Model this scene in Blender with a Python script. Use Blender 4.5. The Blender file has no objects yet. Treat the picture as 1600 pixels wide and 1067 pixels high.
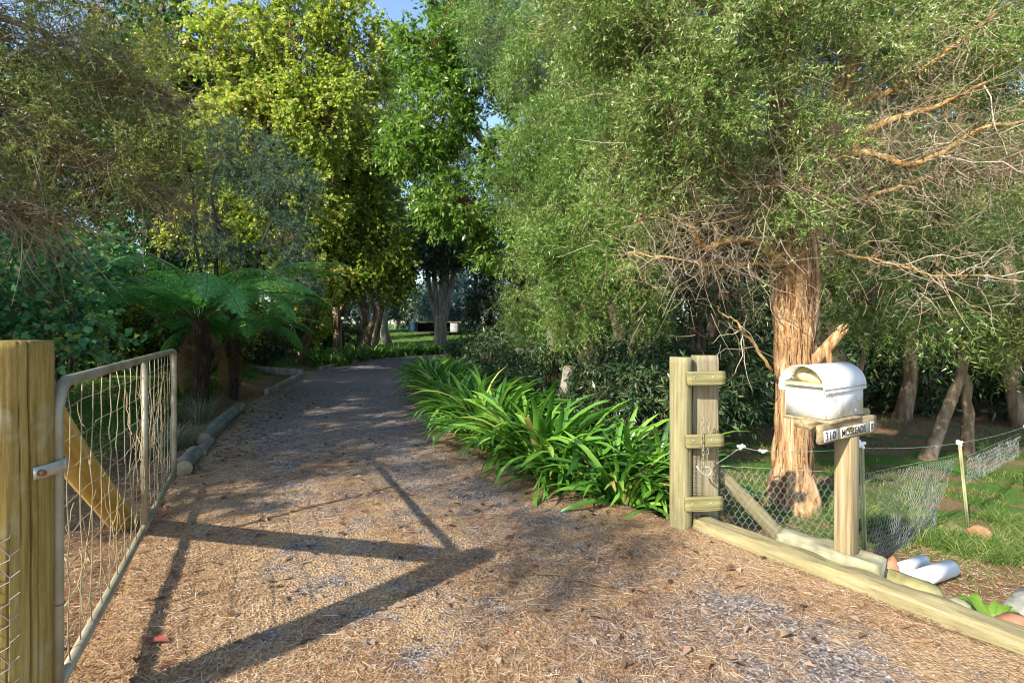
import bpy, bmesh, math, random
import numpy as np
from mathutils import Vector, Matrix

# ------------------------------------------------------------------ camera, sky, sun
SC = bpy.context.scene
COL = SC.collection
EYE, FOC, HORIZON = 1.45, 800.0, 513.0          # metres, photo pixels, photo row
cam_d = bpy.data.cameras.new('camera'); cam = bpy.data.objects.new('camera', cam_d)
COL.objects.link(cam); SC.camera = cam
cam_d.sensor_width = 36; cam_d.lens = 18.0; cam_d.shift_y = -20.5 / 1600
cam_d.clip_start = 0.05; cam_d.clip_end = 2000
cam.location = (0, 0, EYE); cam.rotation_euler = (math.radians(90), 0, 0)

SUN = Vector((-0.70, -0.72, 0.66)).normalized()  # towards the sun
world = bpy.data.worlds.new('World'); SC.world = world; world.use_nodes = True
wn = world.node_tree; wn.nodes.clear()
sky = wn.nodes.new('ShaderNodeTexSky'); sky.sky_type = 'NISHITA'; sky.sun_disc = False
sky.sun_elevation = math.asin(SUN.z); sky.sun_rotation = math.atan2(SUN.x, SUN.y) % (2 * math.pi)
sky.air_density = 1.0; sky.dust_density = 0.6; sky.ozone_density = 1.3
bg = wn.nodes.new('ShaderNodeBackground'); bg.inputs[1].default_value = 0.15
wo = wn.nodes.new('ShaderNodeOutputWorld')
wn.links.new(sky.outputs[0], bg.inputs[0]); wn.links.new(bg.outputs[0], wo.inputs[0])
sun_d = bpy.data.lights.new('sun', 'SUN'); sun_d.energy = 4.3; sun_d.angle = math.radians(0.53)
sun_d.color = (1.0, 0.93, 0.80)
sun = bpy.data.objects.new('sun', sun_d); COL.objects.link(sun)
sun.rotation_euler = SUN.to_track_quat('Z', 'Y').to_euler()
sun.location = (-8, -6, 14)
SC.view_settings.view_transform = 'Standard'; SC.view_settings.look = 'None'
SC.view_settings.gamma = 1.0; SC.view_settings.use_curve_mapping = False
SC.view_settings.exposure = 1.28
SC.cycles.max_bounces = 4; SC.cycles.diffuse_bounces = 3; SC.cycles.glossy_bounces = 1; SC.cycles.transmission_bounces = 2; SC.cycles.caustics_reflective = False; SC.cycles.caustics_refractive = False; SC.cycles.adaptive_threshold = .015; SC.cycles.filter_width = 1.1
SC.cycles.use_denoising = True

# ------------------------------------------------------------------ helpers
rng = np.random.default_rng(7)
A = np.array
def px(x, y, d):
    return A([(x - 800) / FOC * d, d, EYE - (y - HORIZON) / FOC * d])
def nrm(v):
    v = np.asarray(v, float)
    return v / np.maximum(np.linalg.norm(v, axis=-1, keepdims=True), 1e-9)
def smooth(v, a, b):
    t = np.clip((v - a) / (b - a), 0, 1); return t * t * (3 - 2 * t)
def vnoise(x, y, seed=0):
    x = np.asarray(x, float); y = np.asarray(y, float)
    xi = np.floor(x).astype(np.int64); yi = np.floor(y).astype(np.int64); fx = x - xi; fy = y - yi
    fx = fx * fx * (3 - 2 * fx); fy = fy * fy * (3 - 2 * fy)
    def hsh(a, b):
        n = (a * 374761393 + b * 668265263 + seed * 974711) & 0x7fffffff
        n = ((n ^ (n >> 13)) * 1274126177) & 0x7fffffff
        return ((n ^ (n >> 16)) & 0xffff) / 65535.0
    return (hsh(xi, yi) * (1 - fx) + hsh(xi + 1, yi) * fx) * (1 - fy) + (hsh(xi, yi + 1) * (1 - fx) + hsh(xi + 1, yi + 1) * fx) * fy
def fbm(x, y, seed=0, o=3):
    s = 0; a = .5; f = 1
    for i in range(o):
        s = s + a * vnoise(np.asarray(x) * f, np.asarray(y) * f, seed + i); a *= .5; f *= 2.1
    return s / (1 - .5 ** o)

def mesh(name, V, F, mats=None, smooth_shade=False):
    V = np.ascontiguousarray(np.asarray(V, np.float32).reshape(-1, 3))
    Fs = F if isinstance(F, list) else [F]
    Fs = [np.asarray(f, np.int32) for f in Fs if len(f)]
    me = bpy.data.meshes.new(name)
    loops = np.concatenate([f.ravel() for f in Fs])
    tot = np.concatenate([np.full(len(f), f.shape[1], np.int32) for f in Fs])
    start = np.concatenate([[0], np.cumsum(tot)[:-1]]).astype(np.int32)
    me.vertices.add(len(V)); me.vertices.foreach_set('co', V.ravel())
    me.loops.add(len(loops)); me.loops.foreach_set('vertex_index', loops)
    me.polygons.add(len(tot)); me.polygons.foreach_set('loop_start', start); me.polygons.foreach_set('loop_total', tot)
    if smooth_shade: me.polygons.foreach_set('use_smooth', np.ones(len(tot), bool))
    me.update(calc_edges=True)
    if mats is not None: me.materials.append(mats)
    return me
def tag(o, label=None, cat=None, group=None, kind=None):
    if label: o['label'] = label
    if cat: o['category'] = cat
    if group: o['group'] = group
    if kind: o['kind'] = kind
    return o
def link(name, me, parent=None, loc=(0, 0, 0), rot=(0, 0, 0), scale=(1, 1, 1)):
    o = bpy.data.objects.new(name, me); COL.objects.link(o)
    if parent is not None: o.parent = parent
    o.location = loc; o.rotation_euler = rot; o.scale = scale
    return o
def obj(name, VF, mat, parent=None, loc=(0, 0, 0), rot=(0, 0, 0), sm=False):
    return link(name, mesh(name, VF[0], VF[1], mat, sm), parent, loc, rot)
def thing(name, label, cat, loc=(0, 0, 0), rotz=0, group=None):
    o = link(name, None, None, loc, (0, 0, rotz)); o.empty_display_size = .1
    return tag(o, label, cat, group)
def copy_tree(o, parent=None):
    c = o.copy(); COL.objects.link(c); c.parent = parent
    for ch in list(o.children): copy_tree(ch, c)
    return c
class MB:
    def __init__(s): s.V = []; s.F = {}; s.n = 0
    def add(s, V, F):
        V = np.asarray(V, float).reshape(-1, 3)
        for f in (F if isinstance(F, list) else [F]):
            f = np.asarray(f, np.int64)
            if len(f): s.F.setdefault(f.shape[1], []).append(f + s.n)
        s.V.append(V); s.n += len(V); return s
    def get(s):
        return np.concatenate(s.V), [np.concatenate(v) for v in s.F.values()]

def tube(pts, rad, sides=8, cap=True, disp=None):
    pts = np.asarray(pts, float); k = len(pts); rad = np.broadcast_to(np.asarray(rad, float), (k,))
    T = nrm(np.gradient(pts, axis=0)); N = np.zeros_like(T)
    ref = A([0, 0, 1.]) if abs(T[0][2]) < .8 else A([1., 0, 0])
    n = nrm(np.cross(T[0], ref))
    for i in range(k):
        n = nrm(n - T[i] * np.dot(n, T[i])); N[i] = n
    B = np.cross(T, N); th = np.linspace(0, 2 * np.pi, sides, endpoint=False)
    R = rad[:, None] * np.ones((1, sides))
    if disp is not None: R = R * disp(np.linspace(0, 1, k)[:, None], th[None, :])
    V = pts[:, None] + R[..., None] * (np.cos(th)[None, :, None] * N[:, None] + np.sin(th)[None, :, None] * B[:, None])
    i = np.arange(k - 1)[:, None]; j = np.arange(sides)[None, :]; j2 = (j + 1) % sides
    F = np.stack([i * sides + j, i * sides + j2, (i + 1) * sides + j2, (i + 1) * sides + j], -1).reshape(-1, 4)
    V = V.reshape(-1, 3); Fs = [F]
    if cap:
        m = len(V); V = np.concatenate([V, pts[:1], pts[-1:]]); jj = np.arange(sides); j2 = (jj + 1) % sides; e = (k - 1) * sides
        Fs.append(np.concatenate([np.stack([np.full(sides, m), j2, jj], -1), np.stack([np.full(sides, m + 1), e + jj, e + j2], -1)]))
    return V, Fs
def vtubes(P, R, sides=3):
    """many thin tubes at once: P (n,k,3), R (n,k)"""
    n, k, _ = P.shape; T = nrm(P[:, -1] - P[:, 0]); ref = np.where(np.abs(T[:, 2:3]) < .8, A([[0, 0, 1.]]), A([[1., 0, 0]]))
    N = nrm(np.cross(T, ref)); B = np.cross(T, N); th = np.linspace(0, 2 * np.pi, sides, endpoint=False)
    ring = np.cos(th)[None, :, None] * N[:, None] + np.sin(th)[None, :, None] * B[:, None]
    V = P[:, :, None] + R[:, :, None, None] * ring[:, None]
    a = (np.arange(n) * k * sides)[:, None, None]; i = np.arange(k - 1)[None, :, None] * sides; j = np.arange(sides)[None, None, :]; j2 = (j + 1) % sides
    F = np.stack([a + i + j, a + i + j2, a + i + sides + j2, a + i + sides + j], -1).reshape(-1, 4)
    return V.reshape(-1, 3), F
def leafquads(p, d, n, L, W, fold=.12):
    d = nrm(d); s = nrm(np.cross(d, n)); n = np.cross(s, d); L = L[:, None]; W = W[:, None]
    m = p + d * L * .45 + n * W * fold
    V = np.stack([p, m + s * W * .5, p + d * L - n * L * .1, m - s * W * .5], 1)
    return V.reshape(-1, 3), np.arange(len(p) * 4).reshape(-1, 4)
def needles(p, d, n, L, W):
    d = nrm(d); s = nrm(np.cross(d, n)); L = L[:, None]; W = W[:, None]
    return np.stack([p - s * W * .5, p + s * W * .5, p + d * L], 1).reshape(-1, 3), np.arange(len(p) * 3).reshape(-1, 3)
def rdir(n, r=rng):
    return nrm(r.normal(size=(n, 3)))
def box(sx, sy, sz, bev=.004, c=(0, 0, 0), seg=1):
    bm = bmesh.new(); bmesh.ops.create_cube(bm, size=1)
    for v in bm.verts: v.co = Vector((v.co.x * sx, v.co.y * sy, v.co.z * sz))
    if bev: bmesh.ops.bevel(bm, geom=list(bm.edges), offset=bev, segments=seg, affect='EDGES', profile=.5)
    V = A([v.co[:] for v in bm.verts]) + A(c); bm.verts.index_update()
    F = {}
    for f in bm.faces: F.setdefault(len(f.verts), []).append([v.index for v in f.verts])
    bm.free(); return V, [A(v) for v in F.values()]
def timber(L, W, H, bev=.012, wob=.006, seed=0, nx=28, round_top=.0):
    """a squared timber along X, softened and uneven"""
    prof = []
    for a in np.linspace(0, 2 * np.pi, 28, endpoint=False):
        c, s = math.cos(a), math.sin(a); e = .22 + round_top
        prof.append((math.copysign(abs(c) ** e, c) * W / 2, math.copysign(abs(s) ** e, s) * H / 2))
    prof = A(prof); xs = np.linspace(-L / 2, L / 2, nx); k = len(prof)
    V = np.zeros((nx, k, 3))
    for i, x in enumerate(xs):
        sc = 1 - (.06 if i in (0, nx - 1) else 0)
        V[i, :, 0] = x; V[i, :, 1] = prof[:, 0] * sc; V[i, :, 2] = prof[:, 1] * sc
    ang = np.arange(k)
    nz = (vnoise(xs[:, None] * 6 + 0 * ang, ang[None, :] * 1.3 + 0 * xs[:, None], seed) - .5) * wob * 2
    rad = nrm(np.stack([np.zeros((nx, k)), V[..., 1], V[..., 2]], -1)); V += rad * nz[..., None]
    i = np.arange(nx - 1)[:, None]; j = np.arange(k)[None, :]; j2 = (j + 1) % k
    F = np.stack([i * k + j, i * k + j2, (i + 1) * k + j2, (i + 1) * k + j], -1).reshape(-1, 4)
    V = V.reshape(-1, 3); m = len(V); V = np.concatenate([V, [[-L / 2, 0, 0], [L / 2, 0, 0]]]); jj = np.arange(k); j2 = (jj + 1) % k; e = (nx - 1) * k
    T = np.concatenate([np.stack([np.full(k, m), j2, jj], -1), np.stack([np.full(k, m + 1), e + jj, e + j2], -1)])
    return V, [F, T]
def rock(sx, sy, sz, seed=0, sub=3, rough=.35, flat=0):
    bm = bmesh.new(); bmesh.ops.create_icosphere(bm, subdivisions=sub, radius=1)
    V = A([v.co[:] for v in bm.verts]); F = A([[v.index for v in f.verts] for f in bm.faces]); bm.free()
    n = fbm(V[:, 0] * 1.6 + V[:, 2] * 1.1 + 5, V[:, 1] * 1.6 - V[:, 2] * .9 + 5, seed) - .5
    V = np.sign(V) * np.abs(V) ** .8 * (1 + rough * n[:, None] * 1.6)
    return V * (1 + .10 * (fbm(V[:, 0] * 5 + 9, V[:, 1] * 5 + V[:, 2] * 4 + 9, seed + 3) - .5))[:, None] * A([sx, sy, sz]), F
def bent(p0, p1, k, wob, r, sag=0.):
    t = np.linspace(0, 1, k)[:, None]; P = p0 + (p1 - p0) * t
    L = np.linalg.norm(p1 - p0); nz = r.normal(size=(k, 3)) * wob * L; nz[0] = 0; nz = np.cumsum(nz, 0) * .6; nz -= nz[-1] * t
    P = P + nz; P[:, 2] += sag * L * 4 * (t * (1 - t))[:, 0]
    return P

# ------------------------------------------------------------------ materials
def newmat(name):
    m = bpy.data.materials.new(name); m.use_nodes = True; nt = m.node_tree; nt.nodes.clear()
    out = nt.nodes.new('ShaderNodeOutputMaterial')
    return m, nt, out
def N(nt, t, **kw):
    n = nt.nodes.new(t)
    for k, v in kw.items():
        if k.startswith('i_'):
            key = k[2:]; key = int(key) if key.isdigit() else key.replace('_', ' ')
            n.inputs[key].default_value = v
        else: setattr(n, k, v)
    return n
def ramp(nt, stops):
    r = nt.nodes.new('ShaderNodeValToRGB'); e = r.color_ramp.elements
    while len(e) < len(stops): e.new(.5)
    for el, (p, c) in zip(e, stops):
        el.position = p; el.color = (*c, 1)
    return r
def leafmat(name, stops, trans=.35, rough=.45, spec=.4, nscale=.5, namt=.35, per_object=False):
    m, nt, out = newmat(name); l = nt.links.new
    g = N(nt, 'ShaderNodeNewGeometry'); tc = N(nt, 'ShaderNodeTexCoord')
    nz = N(nt, 'ShaderNodeTexNoise', i_Scale=nscale, i_Detail=2.0); l(tc.outputs['Object'], nz.inputs['Vector'])
    mx = N(nt, 'ShaderNodeMath', operation='MULTIPLY_ADD'); mx.inputs[1].default_value = namt * 2.4; mx.inputs[2].default_value = -namt * 1.2
    l(nz.outputs[0], mx.inputs[0])
    ad = N(nt, 'ShaderNodeMath', operation='ADD', use_clamp=True); l(g.outputs['Random Per Island'], ad.inputs[0]); l(mx.outputs[0], ad.inputs[1])
    if per_object:
        oi = N(nt, 'ShaderNodeObjectInfo'); ad2 = N(nt, 'ShaderNodeMath', operation='ADD'); l(oi.outputs['Random'], ad2.inputs[0]); l(g.outputs['Random Per Island'], ad2.inputs[1])
        fr_ = N(nt, 'ShaderNodeMath', operation='FRACT'); l(ad2.outputs[0], fr_.inputs[0]); l(fr_.outputs[0], ad.inputs[0])
    r = ramp(nt, stops); l(ad.outputs[0], r.inputs[0])
    b = N(nt, 'ShaderNodeBsdfPrincipled'); b.inputs['Roughness'].default_value = rough; b.inputs['Specular IOR Level'].default_value = spec
    l(r.outputs[0], b.inputs['Base Color'])
    t = N(nt, 'ShaderNodeBsdfTranslucent'); hs = N(nt, 'ShaderNodeHueSaturation', i_Saturation=1.1, i_Value=1.3); l(r.outputs[0], hs.inputs['Color']); l(hs.outputs[0], t.inputs[0])
    mi = N(nt, 'ShaderNodeMixShader'); mi.inputs[0].default_value = trans; l(b.outputs[0], mi.inputs[1]); l(t.outputs[0], mi.inputs[2]); l(mi.outputs[0], out.inputs[0])
    return m
def surf(name, stops, scale=(6, 6, 6), detail=6, rough=.85, bump=.4, bdist=.01, metal=0, spec=.3, spots=None, island=0., nrough=.6):
    """noise-coloured surface; scale stretches the pattern along an axis; spots=(colour, scale, threshold)"""
    m, nt, out = newmat(name); l = nt.links.new
    tc = N(nt, 'ShaderNodeTexCoord'); mp = N(nt, 'ShaderNodeMapping'); mp.inputs['Scale'].default_value = scale
    l(tc.outputs['Object'], mp.inputs[0])
    nz = N(nt, 'ShaderNodeTexNoise', i_Scale=1.0, i_Detail=float(detail), i_Roughness=nrough); l(mp.outputs[0], nz.inputs['Vector'])
    st = N(nt, 'ShaderNodeMapRange'); st.inputs[1].default_value = .28; st.inputs[2].default_value = .72; l(nz.outputs[0], st.inputs[0]); val = st.outputs[0]
    if island:
        g = N(nt, 'ShaderNodeNewGeometry'); ma = N(nt, 'ShaderNodeMath', operation='MULTIPLY_ADD'); ma.inputs[1].default_value = island; l(g.outputs['Random Per Island'], ma.inputs[0])
        mm = N(nt, 'ShaderNodeMath', operation='MULTIPLY'); mm.inputs[1].default_value = 1 - island; l(val, mm.inputs[0]); l(mm.outputs[0], ma.inputs[2]); val = ma.outputs[0]
    r = ramp(nt, stops); l(val, r.inputs[0]); colr = r.outputs[0]
    if spots:
        n2 = N(nt, 'ShaderNodeTexNoise', i_Scale=spots[1], i_Detail=5.0); l(tc.outputs['Object'], n2.inputs['Vector'])
        mr = N(nt, 'ShaderNodeMapRange'); mr.inputs[1].default_value = spots[2]; mr.inputs[2].default_value = spots[2] + .12; l(n2.outputs[0], mr.inputs[0])
        mx = N(nt, 'ShaderNodeMix', data_type='RGBA'); l(mr.outputs[0], mx.inputs[0]); l(colr, mx.inputs[6]); mx.inputs[7].default_value = (*spots[0], 1); colr = mx.outputs[2]
    b = N(nt, 'ShaderNodeBsdfPrincipled'); b.inputs['Roughness'].default_value = rough; b.inputs['Metallic'].default_value = metal; b.inputs['Specular IOR Level'].default_value = spec
    l(colr, b.inputs['Base Color'])
    if bump:
        bp = N(nt, 'ShaderNodeBump'); bp.inputs['Strength'].default_value = bump; bp.inputs['Distance'].default_value = bdist; l(nz.outputs[0], bp.inputs['Height']); l(bp.outputs[0], b.inputs['Normal'])
    l(b.outputs[0], out.inputs[0]); return m

M = {}
M['post_old'] = surf('lichened_post_wood', [(0, (.05, .035, .015)), (.3, (.19, .13, .03)), (.6, (.29, .21, .06)), (1, (.40, .34, .19))], (26, 26, 1.6), 10, .9, .8, .006, nrough=.78, spots=((.4, .37, .25), 3.0, .56))
M['post_new'] = surf('treated_pine', [(0, (.07, .06, .03)), (.3, (.19, .165, .08)), (.6, (.27, .24, .12)), (1, (.36, .33, .21))], (42, 42, 2.0), 9, .85, .7, .004, nrough=.78, spots=((.36, .36, .14), 2.5, .6))
M['plank'] = surf('weathered_plank', [(0, (.06, .045, .03)), (.3, (.18, .145, .085)), (.7, (.27, .235, .145)), (1, (.36, .32, .22))], (46, 46, 1.8), 9, .85, .8, .004, nrough=.78, spots=((.33, .22, .12), 5.0, .64))
M['slat'] = surf('mossy_slat', [(0, (.08, .075, .03)), (.5, (.21, .19, .08)), (1, (.3, .275, .14))], (2.4, 44, 44), 8, .85, .4, .003)
M['edge_log'] = surf('pale_edging_timber', [(0, (.08, .06, .03)), (.3, (.2, .165, .08)), (.65, (.29, .25, .13)), (1, (.38, .34, .22))], (2.2, 34, 34), 9, .9, 1.0, .01, nrough=.78, spots=((.3, .27, .12), 4.0, .6))
M['brace'] = surf('yellow_brace_pole', [(0, (.2, .13, .03)), (.5, (.42, .28, .06)), (1, (.52, .38, .12))], (1.0, 14, 14), 7, .9, .4, .004)
M['dark_log'] = surf('damp_grey_log', [(0, (.05, .045, .035)), (.5, (.16, .15, .12)), (1, (.3, .28, .22))], (1.2, 12, 12), 7, .9, .6, .008, spots=((.1, .11, .04), 4.0, .58))
M['log_end'] = surf('cut_log_end', [(0, (.14, .11, .06)), (1, (.33, .28, .18))], (10, 10, 10), 5, .9, .3, .004)
M['galv'] = surf('galvanised_pipe', [(0, (.18, .15, .085)), (.5, (.31, .275, .185)), (1, (.40, .37, .28))], (5, 5, 5), 6, .5, .15, .001, metal=.35, spec=.4, spots=((.36, .29, .13), 5.0, .62))
M['zinc'] = surf('zinc_strap', [(0, (.42, .41, .37)), (1, (.6, .59, .55))], (9, 9, 9), 4, .4, .1, .001, metal=.6)
M['rust'] = surf('rusty_bolt', [(0, (.12, .05, .02)), (1, (.3, .15, .07))], (30, 30, 30), 4, .8, .3, .001)
M['wire'] = surf('dull_wire', [(0, (.24, .2, .11)), (1, (.44, .4, .29))], (8, 8, 8), 4, .5, 0, metal=.3)
M['netting'] = surf('netting_wire', [(0, (.2, .2, .19)), (1, (.42, .42, .4))], (8, 8, 8), 4, .45, 0, metal=.3)
M['white_paint'] = surf('aged_white_paint', [(0, (.3, .29, .22)), (.25, (.52, .51, .46)), (.5, (.62, .62, .59)), (1, (.68, .68, .66))], (9, 9, 3), 8, .5, .15, .002, spots=((.45, .43, .24), 7.0, .57))
M['cream'] = surf('yellowed_inside', [(0, (.42, .35, .16)), (1, (.68, .6, .36))], (9, 9, 9), 5, .8, .3, .004)
M['letter_tile'] = surf('letter_tile', [(0, (.7, .7, .66)), (1, (.82, .82, .8))], (20, 20, 20), 3, .5, 0)
M['letter_tile_old'] = surf('faded_letter_tile', [(0, (.55, .5, .38)), (1, (.68, .64, .52))], (20, 20, 20), 3, .5, 0)
M['ink'] = surf('black_letter', [(0, (.012, .013, .016)), (1, (.03, .03, .035))], (20, 20, 20), 3, .5, 0)
M['ink_faded'] = surf('faded_letter', [(0, (.16, .16, .15)), (1, (.4, .4, .38))], (60, 60, 60), 3, .6, 0)
M['sign_wood'] = surf('sign_board_wood', [(0, (.1, .07, .035)), (.4, (.25, .19, .1)), (1, (.36, .3, .18))], (2.4, 50, 50), 8, .85, .4, .002)
M['post_box'] = surf('mailbox_post_wood', [(0, (.09, .065, .035)), (.4, (.23, .175, .09)), (1, (.35, .29, .18))], (50, 50, 2.0), 8, .85, .4, .003)
M['insul'] = surf('white_insulator', [(0, (.75, .75, .74)), (1, (.85, .85, .85))], (20, 20, 20), 3, .35, 0)
M['pvc'] = surf('white_pvc', [(0, (.74, .74, .74)), (1, (.84, .84, .85))], (5, 5, 5), 5, .35, .05, .001, spots=((.6, .56, .46), 7.0, .66))
M['steel_post'] = surf('green_steel_post', [(0, (.12, .12, .06)), (.5, (.26, .27, .13)), (1, (.42, .42, .26))], (10, 10, 4), 6, .7, .2, .002)
M['stone'] = surf('pale_stone', [(0, (.12, .115, .07)), (.5, (.25, .235, .15)), (1, (.35, .33, .24))], (9, 9, 9), 8, .95, .7, .01, spots=((.3, .32, .13), 4.0, .58))
M['mossy'] = surf('mossy_rock', [(0, (.1, .08, .04)), (.5, (.22, .2, .08)), (1, (.32, .3, .16))], (9, 9, 9), 8, .95, .8, .01)
M['grey_rock'] = surf('lichen_grey_rock', [(0, (.1, .1, .085)), (.5, (.22, .22, .19)), (1, (.36, .36, .32))], (12, 12, 12), 8, .95, .9, .015)
M['red_rock'] = surf('red_brick_piece', [(0, (.3, .12, .06)), (1, (.5, .25, .15))], (14, 14, 14), 6, .95, .5, .006)
M['paperbark'] = surf('papery_bark', [(0, (.07, .03, .012)), (.3, (.22, .115, .045)), (.5, (.36, .21, .095)), (.75, (.45, .31, .18)), (1, (.55, .45, .35))], (24, 24, 1.5), 9, .95, 1.0, .02)
M['strip'] = surf('peeling_bark', [(0, (.12, .055, .02)), (.5, (.3, .17, .075)), (1, (.48, .36, .23))], (6, 6, 2), 6, .95, .4, .006, island=.5)
M['limb'] = surf('orange_limb_bark', [(0, (.13, .07, .022)), (.5, (.33, .2, .065)), (1, (.5, .38, .2))], (9, 9, 9), 7, .95, .8, .01)
M['deadtwig'] = surf('bare_twig', [(0, (.12, .078, .04)), (.5, (.28, .21, .13)), (1, (.55, .48, .38))], (3, 3, 3), 3, .9, 0, island=.7)
M['twig'] = surf('brown_twig', [(0, (.1, .06, .03)), (1, (.28, .18, .09))], (3, 3, 3), 3, .9, 0, island=.6)
M['bark_brown'] = surf('brown_bark', [(0, (.06, .04, .025)), (.5, (.2, .14, .085)), (1, (.36, .28, .2))], (9, 9, 1.6), 8, .95, .9, .015)
M['bark_grey'] = surf('grey_bark', [(0, (.1, .09, .07)), (.5, (.27, .24, .19)), (1, (.44, .41, .35))], (7, 7, 1.5), 8, .95, .8, .015)
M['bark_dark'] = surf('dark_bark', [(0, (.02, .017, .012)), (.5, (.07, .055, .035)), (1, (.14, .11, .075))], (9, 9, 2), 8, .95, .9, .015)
M['fern_trunk'] = surf('fibrous_fern_trunk', [(0, (.012, .009, .006)), (.6, (.05, .035, .022)), (1, (.1, .07, .045))], (26, 26, 6), 6, .98, 1.0, .03)
M['blue'] = surf('faded_blue_panel', [(0, (.07, .16, .27)), (1, (.12, .24, .36))], (4, 4, 4), 4, .6, 0)
M['blue_tank'] = surf('blue_plastic', [(0, (.03, .1, .2)), (1, (.05, .15, .27))], (4, 4, 4), 4, .45, 0)
M['shed_dark'] = surf('dark_boards', [(0, (.02, .015, .012)), (1, (.05, .04, .032))], (3, 3, 14), 4, .9, 0)
M['shed_pale'] = surf('pale_panel', [(0, (.35, .33, .33)), (1, (.45, .43, .43))], (4, 4, 4), 4, .8, 0)
# foliage
M['lf_teatree'] = leafmat('teatree_leaf', [(0, (.042, .1, .016)), (.4, (.13, .245, .04)), (.75, (.29, .4, .1)), (1, (.58, .6, .32))], .33, .35, .5, 1.3, .4)
M['lf_feather'] = leafmat('feathery_leaf', [(0, (.026, .08, .012)), (.45, (.095, .22, .03)), (.8, (.25, .4, .085)), (1, (.46, .54, .2))], .3, .4, .45, 1.1, .45)
M['lf_dry'] = leafmat('olive_teatree_leaf', [(0, (.08, .115, .02)), (.5, (.21, .27, .055)), (.85, (.38, .43, .14)), (1, (.6, .61, .36))], .3, .45, .35)
M['lf_maple'] = leafmat('yellow_green_leaf', [(0, (.14, .24, .04)), (.4, (.29, .39, .07)), (.75, (.44, .48, .10)), (1, (.58, .52, .15))], .5, .45, .35, .45, .35)
M['lf_maple_green'] = leafmat('lime_leaf', [(0, (.07, .14, .018)), (.5, (.2, .3, .04)), (.85, (.34, .4, .07)), (1, (.46, .45, .1))], .45, .45, .35)
M['lf_light'] = leafmat('bright_green_leaf', [(0, (.05, .12, .015)), (.5, (.13, .25, .035)), (1, (.28, .4, .09))], .42, .35, .5)
M['lf_wattle'] = leafmat('blue_green_leaf', [(0, (.04, .08, .055)), (.5, (.075, .135, .085)), (1, (.14, .21, .12))], .3, .5, .3)
M['lf_ivy'] = leafmat('ivy_leaf', [(0, (.012, .05, .018)), (.5, (.03, .10, .03)), (1, (.07, .17, .045))], .25, .35, .45)
M['lf_vine'] = leafmat('broad_vine_leaf', [(0, (.05, .17, .08)), (.5, (.10, .29, .115)), (.85, (.18, .37, .11)), (1, (.38, .46, .12))], .35, .4, .45)
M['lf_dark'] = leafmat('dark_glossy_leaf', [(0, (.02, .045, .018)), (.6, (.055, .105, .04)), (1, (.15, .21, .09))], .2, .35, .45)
M['lf_gum'] = leafmat('gum_leaf', [(0, (.035, .065, .02)), (.5, (.08, .13, .035)), (1, (.17, .21, .08))], .3, .45, .4, .3, .4)
M['lf_blue'] = leafmat('blue_grey_leaf', [(0, (.05, .1, .08)), (.5, (.1, .18, .15)), (1, (.2, .28, .24))], .3, .5, .3)
M['lf_agap'] = leafmat('strap_leaf', [(0, (.022, .075, .012)), (.4, (.075, .2, .025)), (.75, (.15, .32, .04)), (.94, (.26, .42, .07)), (.97, (.42, .36, .12)), (1, (.3, .19, .08))], .28, .32, .5, .5, .12, True)
M['lf_fern'] = leafmat('fern_frond', [(0, (.07, .26, .07)), (.5, (.13, .38, .10)), (1, (.28, .5, .13))], .38, .5, .3)
M['rachis'] = surf('frond_stalk', [(0, (.06, .1, .03)), (1, (.13, .18, .05))], (4, 4, 4), 3, .7, 0)
M['grass'] = leafmat('grass_blade', [(0, (.04, .105, .014)), (.5, (.11, .2, .03)), (.8, (.22, .28, .065)), (1, (.44, .38, .2))], .4, .5, .3, .8)
M['grass_dry'] = leafmat('pale_grass_blade', [(0, (.1, .13, .07)), (.6, (.2, .22, .13)), (1, (.36, .34, .22))], .3, .6, .25)
M['needle'] = leafmat('fallen_needle', [(0, (.09, .036, .016)), (.35, (.27, .13, .055)), (.65, (.46, .28, .145)), (1, (.72, .59, .42))], .1, .7, .25, 1.0, .3)
M['deadleaf'] = leafmat('fallen_leaf', [(0, (.09, .05, .026)), (.5, (.24, .15, .085)), (.85, (.4, .31, .22)), (1, (.36, .13, .06))], .15, .7, .3, 1.0, .1)
M['gravel'] = leafmat('gravel_stone', [(0, (.08, .07, .064)), (.5, (.2, .175, .16)), (1, (.34, .31, .285))], .0, .85, .3, 2.0, .2)
M['red_leaf'] = surf('red_fallen_leaf', [(0, (.2, .035, .03)), (1, (.32, .09, .08))], (30, 30, 30), 4, .6, 0)
M['weed'] = leafmat('weed_leaf', [(0, (.08, .19, .02)), (1, (.22, .36, .05))], .4, .4, .4)
M['creeper'] = surf('dry_creeper', [(0, (.2, .13, .06)), (1, (.48, .36, .19))], (3, 3, 3), 3, .9, 0, island=.7)

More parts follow.
